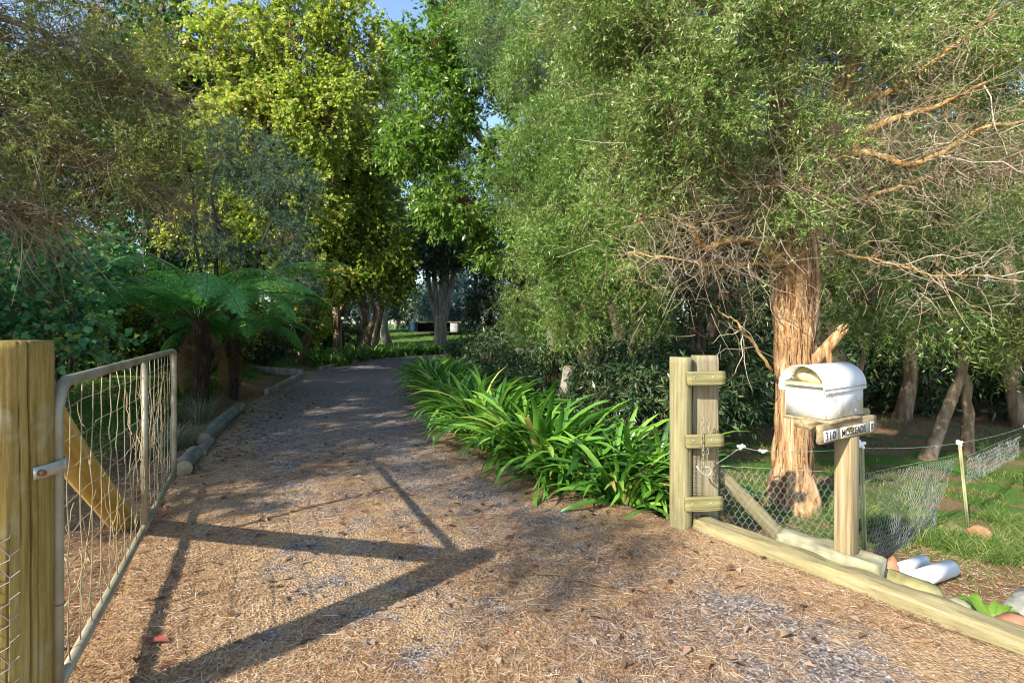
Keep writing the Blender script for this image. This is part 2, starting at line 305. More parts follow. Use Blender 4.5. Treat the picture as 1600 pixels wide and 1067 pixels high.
# ------------------------------------------------------------------ ground shape
LY = A([-6, .8, 2.09, 3.6, 5.0, 6.3, 9.1, 12.6, 17.8, 23.5]); LX = A([-2.3, -2.1, -1.95, -2.6, -3.3, -3.85, -4.9, -5.8, -6.9, -6.6])
RY = A([-6, .6, 2.2, 3.65, 4.75, 6.2, 8.5, 12.6, 17.3, 22.5]); RX = A([8.2, 3.43, 2.36, 1.36, .3, -.46, -1.17, -2.3, -3.1, -3.6])
def xl(y): return np.interp(y, LY, LX)
def xr(y): return np.interp(y, RY, RX)
def hgt(x, y):
    x = np.asarray(x, float); y = np.asarray(y, float)
    dl = xl(y) - x; dr = x - xr(y); near = 1 - smooth(y, 24, 27)
    left = (smooth(dl, .5, 2.4) * .42 * smooth(y, 4.5, 8) + np.clip(dl - 2, 0, 30) * .02 - .13 * np.exp(-((dl - .55) / .28) ** 2) * smooth(y, 4.5, 6) * (1 - smooth(y, 13, 17)))
    right = -(.2 * smooth(dr, .12, .4) + .09 * np.clip(dr - .4, 0, 6.5)) * (1 - .8 * smooth(y, 12, 30))
    inside = (dl < 0) & (dr < 0)
    h = np.where(dl >= 0, left, np.where(dr >= 0, right, 0.)) * near + np.where(inside & (y < 26), -.035 * np.minimum(smooth(-dl, 0, .15), smooth(-dr, 0, .12)), 0)
    h = h - .035 * (y >= 26) * (y < 34)
    h = h + np.clip(y - 33, 0, 35) * .047 * smooth(y, 33, 38) + np.clip(y - 68, 0, 400) * .01
    bump = (fbm(x * .9, y * .9, 3) - .5) * .10 + (fbm(x * 3.1, y * 3.1, 9) - .5) * .05
    return h + bump * np.clip(np.maximum(dl, dr) * 1.5, 0, 1) * np.where(y > 24, np.clip((y - 33) / 5, 0, 1), 1)
def gz(x, y): return float(hgt(A([x]), A([y]))[0])
def gp(x, y): return A([x, y, gz(x, y)])

def axis(lo, hi, fine_lo, fine_hi, step, grow=1.13):
    c = list(np.arange(fine_lo, fine_hi + 1e-6, step)); s = step
    while c[-1] < hi: s *= grow; c.append(c[-1] + s)
    s = step
    while c[0] > lo: s *= grow; c.insert(0, c[0] - s)
    return A(c)
gx = axis(-500, 500, -8, 9, .14); gy = axis(-60, 800, -1, 16, .14)
X, Y = np.meshgrid(gx, gy, indexing='ij'); Z = hgt(X, Y)
nxg, nyg = X.shape
i = np.arange(nxg - 1)[:, None]; j = np.arange(nyg - 1)[None, :]
GF = np.stack([i * nyg + j, (i + 1) * nyg + j, (i + 1) * nyg + j + 1, i * nyg + j + 1], -1).reshape(-1, 4)
def gmat():
    m, nt, out = newmat('forest_floor'); l = nt.links.new
    tc = N(nt, 'ShaderNodeTexCoord'); at = N(nt, 'ShaderNodeAttribute', attribute_name='cover')
    n1 = N(nt, 'ShaderNodeTexNoise', i_Scale=45.0, i_Detail=8.0, i_Roughness=.7); l(tc.outputs['Object'], n1.inputs['Vector'])
    n2 = N(nt, 'ShaderNodeTexNoise', i_Scale=1.7, i_Detail=6.0); l(tc.outputs['Object'], n2.inputs['Vector'])
    r1 = ramp(nt, [(.25, (.05, .03, .018)), (.45, (.17, .10, .055)), (.6, (.3, .19, .1)), (.8, (.45, .34, .22))]); l(n1.outputs[0], r1.inputs[0])
    r2 = ramp(nt, [(.25, (.025, .06, .01)), (.5, (.07, .14, .022)), (.75, (.15, .23, .04))]); l(n1.outputs[0], r2.inputs[0])
    ad = N(nt, 'ShaderNodeMath', operation='ADD'); l(at.outputs['Fac'], ad.inputs[0])
    mm = N(nt, 'ShaderNodeMath', operation='MULTIPLY_ADD'); mm.inputs[1].default_value = 1.6; mm.inputs[2].default_value = -.8; l(n2.outputs[0], mm.inputs[0]); l(mm.outputs[0], ad.inputs[1])
    mr = N(nt, 'ShaderNodeMapRange'); mr.inputs[1].default_value = .4; mr.inputs[2].default_value = .62; l(ad.outputs[0], mr.inputs[0])
    mx = N(nt, 'ShaderNodeMix', data_type='RGBA'); l(mr.outputs[0], mx.inputs[0]); l(r1.outputs[0], mx.inputs[6]); l(r2.outputs[0], mx.inputs[7])
    b = N(nt, 'ShaderNodeBsdfPrincipled'); b.inputs['Roughness'].default_value = .95; b.inputs['Specular IOR Level'].default_value = .15; l(mx.outputs[2], b.inputs['Base Color'])
    bp = N(nt, 'ShaderNodeBump'); bp.inputs['Strength'].default_value = .8; bp.inputs['Distance'].default_value = .03; l(n1.outputs[0], bp.inputs['Height']); l(bp.outputs[0], b.inputs['Normal'])
    l(b.outputs[0], out.inputs[0]); return m
M['ground'] = gmat()
gme = mesh('ground', np.stack([X, Y, Z], -1), GF, M['ground'], True)
dl = xl(Y) - X; dr = X - xr(Y)
cover = np.where(Y > 26, .95 - .7 * smooth(X, 3, 8), 0)
cover = np.maximum(cover, np.where((dl > .8) & (Y > 5), smooth(dl, .6, 1.3) * .86, 0))
cover = np.maximum(cover, np.where((dr > .9), smooth(dr, 1.0, 2.2) * smooth(Y, 3.0, 4.6) * (.58 - .3 * smooth(Y, 8, 12)), 0))
at = gme.attributes.new('cover', 'FLOAT', 'POINT'); at.data.foreach_set('value', cover.ravel().astype(np.float32))
tag(link('ground', gme), kind='structure')

# the drive: one sheet between its two edges
PL = A([(-2.6, -6), (-2.2, -1), (-2.1, .8), (-1.95, 2.09), (-2.6, 3.6), (-3.3, 5), (-3.85, 6.3), (-4.9, 9.1), (-5.8, 12.6), (-6.9, 17.8), (-6.6, 23.5), (-4.4, 28), (0, 31), (7, 33)], float)
PR = A([(8.2, -6), (4.6, -1.2), (3.3, .8), (2.42, 2.1), (1.4, 3.6), (.25, 4.8), (-.46, 6.2), (-1.17, 8.5), (-2.3, 12.6), (-3.1, 17.3), (-3.6, 22.5), (-2.6, 25.2), (.5, 27.3), (7, 29)], float)
t0 = np.arange(len(PL)); ts = np.linspace(0, len(PL) - 1, 330)
def cr(P, t):
    i = np.clip(np.floor(t).astype(int), 0, len(P) - 2); f = (t - i)[:, None]
    p0 = P[np.maximum(i - 1, 0)]; p1 = P[i]; p2 = P[i + 1]; p3 = P[np.minimum(i + 2, len(P) - 1)]
    return .5 * (2 * p1 + (p2 - p0) * f + (2 * p0 - 5 * p1 + 4 * p2 - p3) * f ** 2 + (3 * p1 - p0 - 3 * p2 + p3) * f ** 3)
EL, ER = cr(PL, ts), cr(PR, ts); us = np.linspace(0, 1, 70)
D = EL[:, None] * (1 - us)[None, :, None] + ER[:, None] * us[None, :, None]
ew = np.minimum(us, 1 - us)[None, :]
D[..., 0] += (fbm(D[..., 0] * 2, D[..., 1] * 2, 21) - .5) * .25 * (ew < .03)
DZ = .004 + (fbm(D[..., 0] * 1.1, D[..., 1] * 1.1, 5) - .5) * .03 * np.clip(ew * 12, 0, 1) + (fbm(D[..., 0] * 9, D[..., 1] * 9, 6) - .5) * .012
DZ = DZ - .05 * (ew < .005)
k = len(us); i = np.arange(len(ts) - 1)[:, None]; j = np.arange(k - 1)[None, :]
DF = np.stack([i * k + j, i * k + j + 1, (i + 1) * k + j + 1, (i + 1) * k + j], -1).reshape(-1, 4)
def dmat():
    m, nt, out = newmat('gravel_drive'); l = nt.links.new
    tc = N(nt, 'ShaderNodeTexCoord'); at = N(nt, 'ShaderNodeAttribute', attribute_name='litter')
    vo = N(nt, 'ShaderNodeTexVoronoi', i_Scale=75.0); l(tc.outputs['Object'], vo.inputs['Vector'])
    sp = N(nt, 'ShaderNodeSeparateColor'); l(vo.outputs['Color'], sp.inputs[0])
    r1 = ramp(nt, [(0, (.055, .045, .042)), (.45, (.16, .13, .118)), (.8, (.28, .235, .21)), (1, (.4, .355, .32))]); l(sp.outputs[0], r1.inputs[0])
    n1 = N(nt, 'ShaderNodeTexNoise', i_Scale=70.0, i_Detail=8.0, i_Roughness=.75); mp = N(nt, 'ShaderNodeMapping'); mp.inputs['Scale'].default_value = (1, .45, 1); mp.inputs['Rotation'].default_value = (0, 0, .6); l(tc.outputs['Object'], mp.inputs[0]); l(mp.outputs[0], n1.inputs['Vector'])
    r2 = ramp(nt, [(.28, (.08, .05, .03)), (.45, (.28, .175, .09)), (.58, (.48, .325, .18)), (.75, (.66, .53, .36))]); l(n1.outputs[0], r2.inputs[0])
    n2 = N(nt, 'ShaderNodeTexNoise', i_Scale=3.2, i_Detail=9.0, i_Roughness=.68); l(tc.outputs['Object'], n2.inputs['Vector'])
    ad = N(nt, 'ShaderNodeMath', operation='ADD'); l(at.outputs['Fac'], ad.inputs[0])
    mm = N(nt, 'ShaderNodeMath', operation='MULTIPLY_ADD'); mm.inputs[1].default_value = 2.6; mm.inputs[2].default_value = -1.3; l(n2.outputs[0], mm.inputs[0]); l(mm.outputs[0], ad.inputs[1])
    mr = N(nt, 'ShaderNodeMapRange'); mr.inputs[1].default_value = .35; mr.inputs[2].default_value = .75; l(ad.outputs[0], mr.inputs[0])
    mx = N(nt, 'ShaderNodeMix', data_type='RGBA'); l(mr.outputs[0], mx.inputs[0]); l(r1.outputs[0], mx.inputs[6]); l(r2.outputs[0], mx.inputs[7])
    b = N(nt, 'ShaderNodeBsdfPrincipled'); b.inputs['Roughness'].default_value = .92; b.inputs['Specular IOR Level'].default_value = .2; l(mx.outputs[2], b.inputs['Base Color'])
    bp = N(nt, 'ShaderNodeBump'); bp.inputs['Strength'].default_value = .7; bp.inputs['Distance'].default_value = .012; l(vo.outputs['Distance'], bp.inputs['Height'])
    b2 = N(nt, 'ShaderNodeBump'); b2.inputs['Strength'].default_value = .6; b2.inputs['Distance'].default_value = .012; l(n1.outputs[0], b2.inputs['Height']); l(bp.outputs[0], b2.inputs['Normal']); l(b2.outputs[0], b.inputs['Normal'])
    l(b.outputs[0], out.inputs[0]); return m
def litter_at(x, y):
    a = xl(y); b = xr(y); u = np.clip((x - a) / (b - a), 0, 1)
    side = np.exp(-(u / .16) ** 2) + np.exp(-((1 - u) / .12) ** 2)
    patch = np.exp(-(((x - 1.15) / .75) ** 2 + ((y - 2.45) / .5) ** 2))       # bare gravel by the edging
    patch2 = np.exp(-(((x + .3) / 1.0) ** 2 + ((y - 5.1) / 1.4) ** 2))
    return np.clip(-.0 + .58 * (1 - smooth(y, 4.2, 9)) + .10 - .22 * smooth(y, 3, 5) * (np.exp(-((u - .28) / .09) ** 2) + np.exp(-((u - .72) / .09) ** 2)) + .5 * side - .42 * patch - .2 * patch2, 0, 1)
M['drive'] = dmat()
dme = mesh('driveway', np.concatenate([D, DZ[..., None]], -1), DF, M['drive'], True)
at = dme.attributes.new('litter', 'FLOAT', 'POINT'); at.data.foreach_set('value', litter_at(D[..., 0], D[..., 1]).ravel().astype(np.float32))
tag(link('driveway', dme), kind='structure')

# ------------------------------------------------------------------ trees
def ellipsoid_pts(n, c, r, g, shell=.55):
    d = nrm(g.normal(size=(n, 3))); u = g.random(n) ** (1 / 3 * (1 - shell) + .02 + shell * .12)
    return A(c) + d * u[:, None] * A(r)
def along(P, t):
    s = np.clip(t, 0, 1) * (len(P) - 1); i = np.minimum(s.astype(int), len(P) - 2); f = (s - i)[:, None]
    return P[i] * (1 - f) + P[i + 1] * f
def make_tree(name, label, base, trunks, blobs, leaf, seed, bark='bark_brown', leafm='lf_gum', twigm='twig', group=None, cat='tree', disp=None,
              sides=12, limb_r=.05, twigs=5, twig_len=.5, droop=.15, out=.6, nleaf=12, LL=.08, LW=.05, tw_r=.004, limb_wob=.06, lean=0., trunk_obj=True, strand=False, flat=0., shell=.55, limbs=True, bare=0, conn=True):
    """trunks: list of (points, radii) in local metres; blobs: (centre, radii, clusters)"""
    g = np.random.default_rng(seed)
    root = thing(name, label, cat, tuple(base), 0, group)
    tb = MB()
    for P, R in trunks: tb.add(*tube(P, R, sides, True, disp))
    lim = MB(); sp0 = []; sp1 = []
    allT = np.concatenate([along(A(P, float), np.linspace(.25, 1, 30)) for P, R in trunks])
    cl_all = []; ce_all = []
    for c, r, n in blobs:
        c = A(c, float); r = A(r, float)
        dd = np.linalg.norm(allT - c, axis=1) + 1.2 * np.maximum(0, allT[:, 2] - c[2] + .15 * np.linalg.norm(c - allT, axis=1))
        a = allT[np.argmin(dd)]; LP = bent(a, c + (c - a) * .15, 9, limb_wob, g, .05)
        if limbs: lim.add(*tube(LP, np.linspace(limb_r, limb_r * .3, 9), 6))
        C = ellipsoid_pts(n, c, r, g, shell)
        # secondary branches: from the limb to each cluster, every branch carrying a few clusters
        nearest = along(LP, .25 + .75 * g.random(n))
        k = 5; t = np.linspace(0, 1, k)[None, :, None]
        P = nearest[:, None] * (1 - t) + C[:, None] * t; L = np.linalg.norm(C - nearest, axis=1)
        P = P + g.normal(size=(n, k, 3)) * (L[:, None, None] * .06) * (t * (1 - t) * 4); P[:, :, 2] += (L[:, None] * .12) * (t * (1 - t) * 4)[..., 0]
        if conn: lim.add(*vtubes(P, np.linspace(max(limb_r * .32, tw_r * 1.5), tw_r, k)[None].repeat(n, 0), 3))
        cl_all.append(C); ce_all.append(np.broadcast_to(c, C.shape))
    C = np.concatenate(cl_all); E = np.concatenate(ce_all); n = len(C)
    d = nrm(C - E)[:, None] * out + nrm(g.normal(size=(n, twigs, 3))); d[..., 2] = d[..., 2] * (1 - flat) - droop * 2
    d = nrm(d); L = twig_len * (.5 + g.random((n, twigs)))
    P0 = np.repeat(C[:, None], twigs, 1) - d * L[..., None] * .15; k = 3
    s = np.linspace(0, 1, k)
    P = P0[:, :, None] + d[:, :, None] * (L[..., None] * s)[..., None]; P[..., 2] -= droop * L[..., None] * s ** 2
    P = P.reshape(-1, k, 3)
    if bare:
        keep = g.random(len(P)) > bare
    else: keep = np.ones(len(P), bool)
    lim.add(*needles(P[:, 0], P[:, 2] - P[:, 0], g.normal(size=(len(P), 3)), np.linalg.norm(P[:, 2] - P[:, 0], axis=1), np.full(len(P), tw_r * 2)))
    Pl = P[keep]; n = len(Pl)
    tt = (np.arange(nleaf) + .5) / nleaf; tt = tt[None] + g.normal(size=(n, nleaf)) * .04; tt = np.clip(tt, .05, 1)
    seg = np.where(tt < .5, 0, 1); f = (tt * 2 - seg)[..., None]; idx = np.arange(n)[:, None]
    pos = Pl[idx, seg] * (1 - f) + Pl[idx, seg + 1] * f; td = nrm(Pl[:, 2] - Pl[:, 0])[:, None]
    rd = nrm(g.normal(size=(n, nleaf, 3))); rd = nrm(rd - td * np.sum(rd * td, -1, keepdims=True))
    ld = nrm(td * (.55 + .5 * g.random((n, nleaf, 1))) + rd * .9 + A([0, 0, -.25 if leaf == 'broad' else 0]))
    ln = nrm(g.normal(size=(n, nleaf, 3)) + (A([0, 0, 1.3]) if leaf == 'broad' else 0))
    pos = pos.reshape(-1, 3); ld = ld.reshape(-1, 3); ln = ln.reshape(-1, 3); sz = .6 + .7 * g.random(len(pos))
    if leaf == 'broad': LV = leafquads(pos, ld, ln, LL * sz, LW * sz)
    else: LV = needles(pos, ld, ln, LL * sz, LW * sz)
    if trunk_obj: obj('trunk', tb.get(), M[bark], root, sm=True)
    obj('branches', lim.get(), M[twigm], root, sm=True)
    obj('crown', LV, M[leafm], root)
    return root
def stem(p0, p1, r0, r1, seed, k=12, wob=.03, sag=0):
    g = np.random.default_rng(seed); return bent(A(p0, float), A(p1, float), k, wob, g, sag), np.linspace(r0, r1, k) * (1 + .5 * np.exp(-np.linspace(0, 1, k) * 14))

# --- the big paperbark on the right ------------------------------------------------
def paperbark():
    g = np.random.default_rng(41)
    B = gp(2.97, 5.35); root = thing('paperbark_tree', 'thick shaggy paperbark trunk with peeling orange bark behind the mailbox', 'tree', tuple(B))
    def q(x, y, d): return px(x, y, d) - B
    T1 = A([q(1240, 800, 5.35), q(1240, 740, 5.35), q(1241, 680, 5.35), q(1240, 600, 5.35), q(1242, 520, 5.35), q(1243, 450, 5.35), q(1240, 390, 5.32), q(1222, 300, 5.3), q(1215, 200, 5.25), q(1225, 80, 5.2), q(1215, -80, 5.1), q(1190, -260, 5.0)])
    t = np.linspace(0, 11, 90); T1 = np.stack([np.interp(t, np.arange(12), T1[:, c]) for c in range(3)], 1)
    R1 = np.interp(t, np.arange(12), [.28, .2, .17, .165, .175, .19, .2, .14, .12, .10, .08, .05])
    def ridg(u, th):
        a = vnoise(th * 3.2 + 40 + u * 3, u * 14, 3); a2 = vnoise(th * 8 + 40, u * 30, 8)
        seam = np.exp(-((((th + u * 1.5) % (2 * np.pi)) - 4.4) / .28) ** 2)
        a3 = vnoise(th * 1.1 + 60, u * 9 + 3, 12)
        return 1 + (a - .5) * .46 + (a2 - .5) * .22 + (a3 - .5) * .3 - .3 * seam
    mb = MB(); mb.add(*tube(T1, R1, 44, True, ridg))
    T2 = A([q(1262, 410, 5.38), q(1275, 330, 5.4), q(1290, 260, 5.35), q(1300, 170, 5.4), q(1345, 60, 5.5), q(1380, -100, 5.6)])
    t2 = np.linspace(0, 5, 40); T2 = np.stack([np.interp(t2, np.arange(6), T2[:, c]) for c in range(3)], 1)
    mb.add(*tube(T2, np.interp(t2, np.arange(6), [.10, .11, .11, .095, .08, .05]), 26, True, ridg))
    obj('trunk', mb.get(), M['paperbark'], root, sm=True)
    # broken stub low on the right side
    mb = MB(); S = A([q(1262, 580, 5.3), q(1280, 556, 5.2), q(1296, 538, 5.12), q(1312, 520, 5.08)]); mb.add(*tube(S, [.08, .06, .055, .05], 12, True, lambda u, th: 1 + .35 * (vnoise(th * 2.6 + 9, u * 5, 5) - .5)))
    for q_ in range(16):
        a = g.random() * 6.28; p = S[3] + A([math.cos(a), 0, math.sin(a)]) * .04; e = p + nrm(S[3] - S[2]) * (.02 + .07 * g.random())
        mb.add(*tube(A([p, e]), [.018, .004], 5))
    S = A([q(1292, 545, 5.1), q(1296, 560, 5.08), q(1297, 590, 5.06)]); mb.add(*tube(S, [.03, .03, .02], 8))
    obj('broken_limb', mb.get(), M['paperbark'], root, sm=True)
    # main limbs
    limbs = [
        [(1225, 415, 5.25), (1195, 385, 5.1), (1165, 372, 5.0), (1130, 378, 4.9), (1098, 392, 4.85), (1078, 350, 4.8), (1062, 300, 4.75), (1050, 255, 4.7)],
        [(1225, 350, 5.2), (1190, 325, 5.05), (1140, 345, 4.95), (1090, 348, 4.85), (1040, 330, 4.8), (990, 345, 4.9)],
        [(1222, 415, 5.2), (1170, 412, 5.1), (1110, 415, 5.0), (1050, 402, 4.95), (980, 395, 5.0)],
        [(1290, 260, 5.35), (1330, 238, 5.25), (1352, 205, 5.15), (1400, 185, 5.0), (1460, 170, 4.9), (1540, 130, 4.8)],
        [(1325, 238, 5.25), (1370, 240, 5.15), (1420, 262, 5.05), (1470, 240, 5.0), (1530, 200, 4.9), (1610, 190, 4.8)],
        [(1295, 180, 5.4), (1400, 140, 5.2), (1480, 80, 5.0), (1560, 20, 4.8)],
        [(1280, 390, 5.3), (1350, 402, 5.1), (1420, 418, 5.0), (1460, 432, 4.9), (1520, 430, 4.9), (1570, 432, 4.9)],
        [(1222, 300, 5.2), (1180, 292, 5.0), (1150, 270, 4.8), (1100, 235, 4.7), (1040, 190, 4.6)],
        [(1218, 250, 5.2), (1270, 275, 4.9), (1240, 285, 4.7), (1195, 292, 4.6)],
        [(1280, 330, 5.3), (1380, 300, 5.2), (1480, 270, 5.4), (1600, 265, 5.6)],
        [(1222, 160, 5.2), (1150, 90, 4.9), (1060, 40, 4.6), (960, 0, 4.5)],
        [(1230, 60, 5.1), (1300, -60, 4.6), (1400, -150, 4.2)],
        [(1205, 580, 5.2), (1185, 545, 5.15), (1160, 520, 5.1), (1150, 500, 5.1), (1125, 490, 5.1), (1122, 478, 5.1)],
    ]
    lr = [.055, .04, .024, .056, .042, .04, .016, .03, .024, .03, .04, .05, .018]
    mb = MB(); LP = []
    for P, r in zip(limbs, lr):
        P = A([q(*p) for p in P]); tt = np.linspace(0, len(P) - 1, 22); P = np.stack([np.interp(tt, np.arange(len(P)), P[:, c]) for c in range(3)], 1)
        P[1:-1] = (P[:-2] + P[1:-1] * 2 + P[2:]) / 4; P += g.normal(size=P.shape) * .006; LP.append(P)
        mb.add(*tube(P, np.linspace(r, r * .3, 22), 9, True, lambda u, th: 1 + .3 * (vnoise(th * 2 + 7, u * 24, 5) - .5)))
    obj('limbs', mb.get(), M['limb'], root, sm=True)
    # peeling strips on the trunk
    n = 1100; u = g.random(n) ** .9 * 74; i0 = u.astype(int); th = g.random(n) * 6.283; c = T1[i0]; r = R1[i0]
    rad = np.stack([np.cos(th), np.sin(th), 0 * th], 1); tan = np.stack([-np.sin(th), np.cos(th), 0 * th], 1)
    Ls = .1 + .4 * g.random(n) ** 1.5; Ws = .004 + .010 * g.random(n); V = []; F = []
    for kk in range(4):
        f = kk / 3; off = (r * .97 + .004 + (f ** 2.5) * (.006 + .05 * g.random(n) ** 2))[:, None]
        ctr = c + rad * off + A([0, 0, -1]) * (Ls * f)[:, None] + tan * ((g.random(n) - .5) * .014)[:, None]
        w = (Ws * (1 - .6 * f))[:, None]; V.append(np.stack([ctr - tan * w, ctr + tan * w], 1))
    V = np.concatenate(V, 1).reshape(-1, 3); a = (np.arange(n) * 8)[:, None]
    F = np.concatenate([a + A([[0, 1, 3, 2]]) + 2 * s for s in range(3)])
    o = obj('bark_strip', (V, F), M['strip'], root, sm=True); tag(o, kind='stuff')
    # bare twigs hanging from the limbs
    src = np.concatenate([along(P, .2 + .8 * g.random(m)) for P, m in zip(LP, [200, 220, 160, 230, 260, 200, 150, 260, 120, 360, 60, 30, 30])] + [along(T1[50:76], g.random(500)) + A([0, -.22, 0]), along(T1[50:72], g.random(330)), along(T2, g.random(420))])
    sel = g.integers(0, len(src), 5600); s0 = src[sel] + g.normal(size=(5600, 3)) * .32 * A([1, .8, .8]); n = len(s0)
    d = nrm(g.normal(size=(n, 3)) + A([0, -.15, -.55])); L = .08 + .26 * g.random(n) ** 1.5; ks = 4; s = np.linspace(0, 1, ks)
    cv = g.normal(size=(n, 3)) * .35; P = s0[:, None] + d[:, None] * (L[:, None] * s)[..., None] + cv[:, None] * (L[:, None] * s ** 2)[..., None]
    tw = MB(); tw.add(*vtubes(P, np.linspace(.0026, .0011, ks)[None] * (.6 + .9 * g.random(n))[:, None], 3))
    m = 800; sel2 = g.integers(0, len(src), m); P2a = src[sel2]; P2b = P2a + nrm(g.normal(size=(m, 3)) + A([0, -.3, -.1])) * (.3 + .5 * g.random(m))[:, None]
    t = np.linspace(0, 1, 6)[None, :, None]; P = P2a[:, None] * (1 - t) + P2b[:, None] * t + g.normal(size=(m, 6, 3)) * .03 * (t * (1 - t) * 4)
    tw.add(*vtubes(P, np.linspace(.006, .0018, 6)[None] * (.5 + .8 * g.random(m))[:, None], 4))
    o = obj('dead_twig', tw.get(), M['deadtwig'], root, sm=True); tag(o, kind='stuff')
    return root, B
R1root, R1B = paperbark()

def spray_crown(root, B, blobs, seed, leafm, tw_len=.26, twigs=6, nleaf=20, LL=.036, LW=.010, droop=.1, twm='twig', up=.0):
    """a crown of fine sprays: blobs (px, py, depth, rx, ry, rz, clusters)"""
    g = np.random.default_rng(seed); C = []; E = []
    for x, y, d, rx, ry, rz, n in blobs:
        c = px(x, y, d) - B; p = ellipsoid_pts(n, c, (rx, ry, rz), g, .5); C.append(p); E.append(np.broadcast_to(c, p.shape))
    C = np.concatenate(C)[::2]; E = np.concatenate(E)[::2]; n = len(C); twigs *= 2
    hd = nrm(nrm(C - E) * .7 + g.normal(size=(n, 3)) * .7 + A([0, -.2, up]))
    d = nrm(hd[:, None] * .9 + nrm(g.normal(size=(n, twigs, 3))) * .8); L = tw_len * (.5 + g.random((n, twigs)))
    s = np.linspace(0, 1, 3); st = C[:, None] + hd[:, None] * (tw_len * .8 * (g.random((n, twigs, 1)) - .4)); P = st[:, :, None] + d[:, :, None] * (L[..., None] * s)[..., None]; P[..., 2] -= droop * L[..., None] * s ** 2; P = P.reshape(-1, 3, 3)
    tw = MB(); tw.add(*needles(P[:, 0], P[:, 2] - P[:, 0], g.normal(size=(len(P), 3)), np.linalg.norm(P[:, 2] - P[:, 0], axis=1), np.full(len(P), .0035)))
    Pb = np.stack([C - hd * .3 + A([0, 0, .06]), C - hd * .15 + g.normal(size=C.shape) * .03, C + hd * .05], 1); tw.add(*vtubes(Pb, np.linspace(.0045, .0025, 3)[None].repeat(n, 0), 3))
    n = len(P); tt = np.clip((np.arange(nleaf)[None] + .5) / nleaf + g.normal(size=(n, nleaf)) * .03, .03, 1); seg = np.where(tt < .5, 0, 1); f = (tt * 2 - seg)[..., None]; idx = np.arange(n)[:, None]
    pos = P[idx, seg] * (1 - f) + P[idx, seg + 1] * f; td = nrm(P[:, 2] - P[:, 0])[:, None]
    rd = g.normal(size=(n, nleaf, 3)); rd = nrm(rd - td * np.sum(rd * td, -1, keepdims=True)); ld = td * .7 + rd * .9
    sz = .6 + .7 * g.random(n * nleaf)
    obj('branches', tw.get(), M[twm], root)
    return obj('crown', needles(pos.reshape(-1, 3), ld.reshape(-1, 3), rdir(n * nleaf, g), LL * sz, LW * sz), M[leafm], root)
spray_crown(R1root, R1B, [
    (1050, 50, 4.5, .7, .6, .45, 320), (1190, 0, 4.6, .6, .5, .36, 220), (1300, 20, 5.4, .7, .5, .38, 260), (1420, 20, 5.7, .9, .5, .42, 330), (1550, 30, 5.8, .9, .5, .42, 300),
    (1070, 170, 4.4, .45, .5, .36, 200), (1140, 235, 4.8, .25, .3, .25, 60), (1330, 90, 5.9, .7, .4, .25, 130), (1590, 170, 6.0, .4, .6, .4, 90), (1190, 110, 4.7, .35, .3, .22, 80), (1500, 110, 6.2, .8, .4, .25, 130),
    (930, 30, 4.8, .6, .6, .5, 240), (1000, 250, 5.0, .4, .5, .45, 140), (1360, 335, 5.6, .35, .4, .1, 36), (1500, 350, 6.6, .6, .5, .2, 60), (1062, 303, 4.7, .16, .16, .1, 24), (1590, 400, 7, .8, .6, .5, 90), (1440, 150, 5.3, .3, .3, .1, 34), (1235, 320, 4.75, .3, .2, .22, 50), (1265, 215, 4.8, .35, .25, .22, 70), (1560, 90, 4.9, .3, .3, .15, 50), (1390, 70, 4.9, .3, .25, .14, 44),
    (1250, -170, 5.6, 1.2, .8, .6, 150), (1480, -150, 6.0, 1.2, .8, .5, 130)], 51, 'lf_teatree')
print('paperbark done')

# --- feathery tree beside it --------------------------------------------------------
def feather_tree():
    B = gp(1.35, 9.2); root = thing('feathery_tree', 'soft feathery green tree hanging over the dark shrubs beside the agapanthus bed', 'tree', tuple(B))
    P, R = stem((0, 0, -.1), (.2, .3, 6.5), .14, .05, 4); P2, R2 = stem((.1, 0, .3), (-1.2, -.4, 5), .1, .03, 5)
    mb = MB(); mb.add(*tube(P, R, 10)); mb.add(*tube(P2, R2, 9)); obj('trunk', mb.get(), M['bark_brown'], root, sm=True)
    spray_crown(root, B, [(900, 430, 7.6, .5, .5, .4, 120), (850, 390, 7.8, .5, .5, .35, 110), (960, 420, 7.3, .4, .4, .4, 110), (870, 320, 7.8, .55, .5, .4, 120), (940, 330, 7.4, .5, .5, .4, 110), (820, 290, 8.4, .45, .5, .35, 80), (850, 220, 8.2, .6, .6, .45, 120), (930, 235, 7.6, .5, .5, .4, 110), (820, 480, 8.6, .4, .45, .3, 80), (890, 500, 7.9, .4, .4, .25, 60),
        (930, 150, 7.7, .6, .6, .45, 130), (840, 120, 8.8, .7, .7, .5, 110), (780, 40, 9.4, .8, .8, .5, 90), (880, 40, 8.6, .8, .7, .5, 110), (1000, 470, 7.6, .35, .45, .28, 70), (990, 360, 7.2, .35, .4, .35, 70)], 61, 'lf_feather', .36, 8, 18, .055, .0095, .35)
feather_tree()

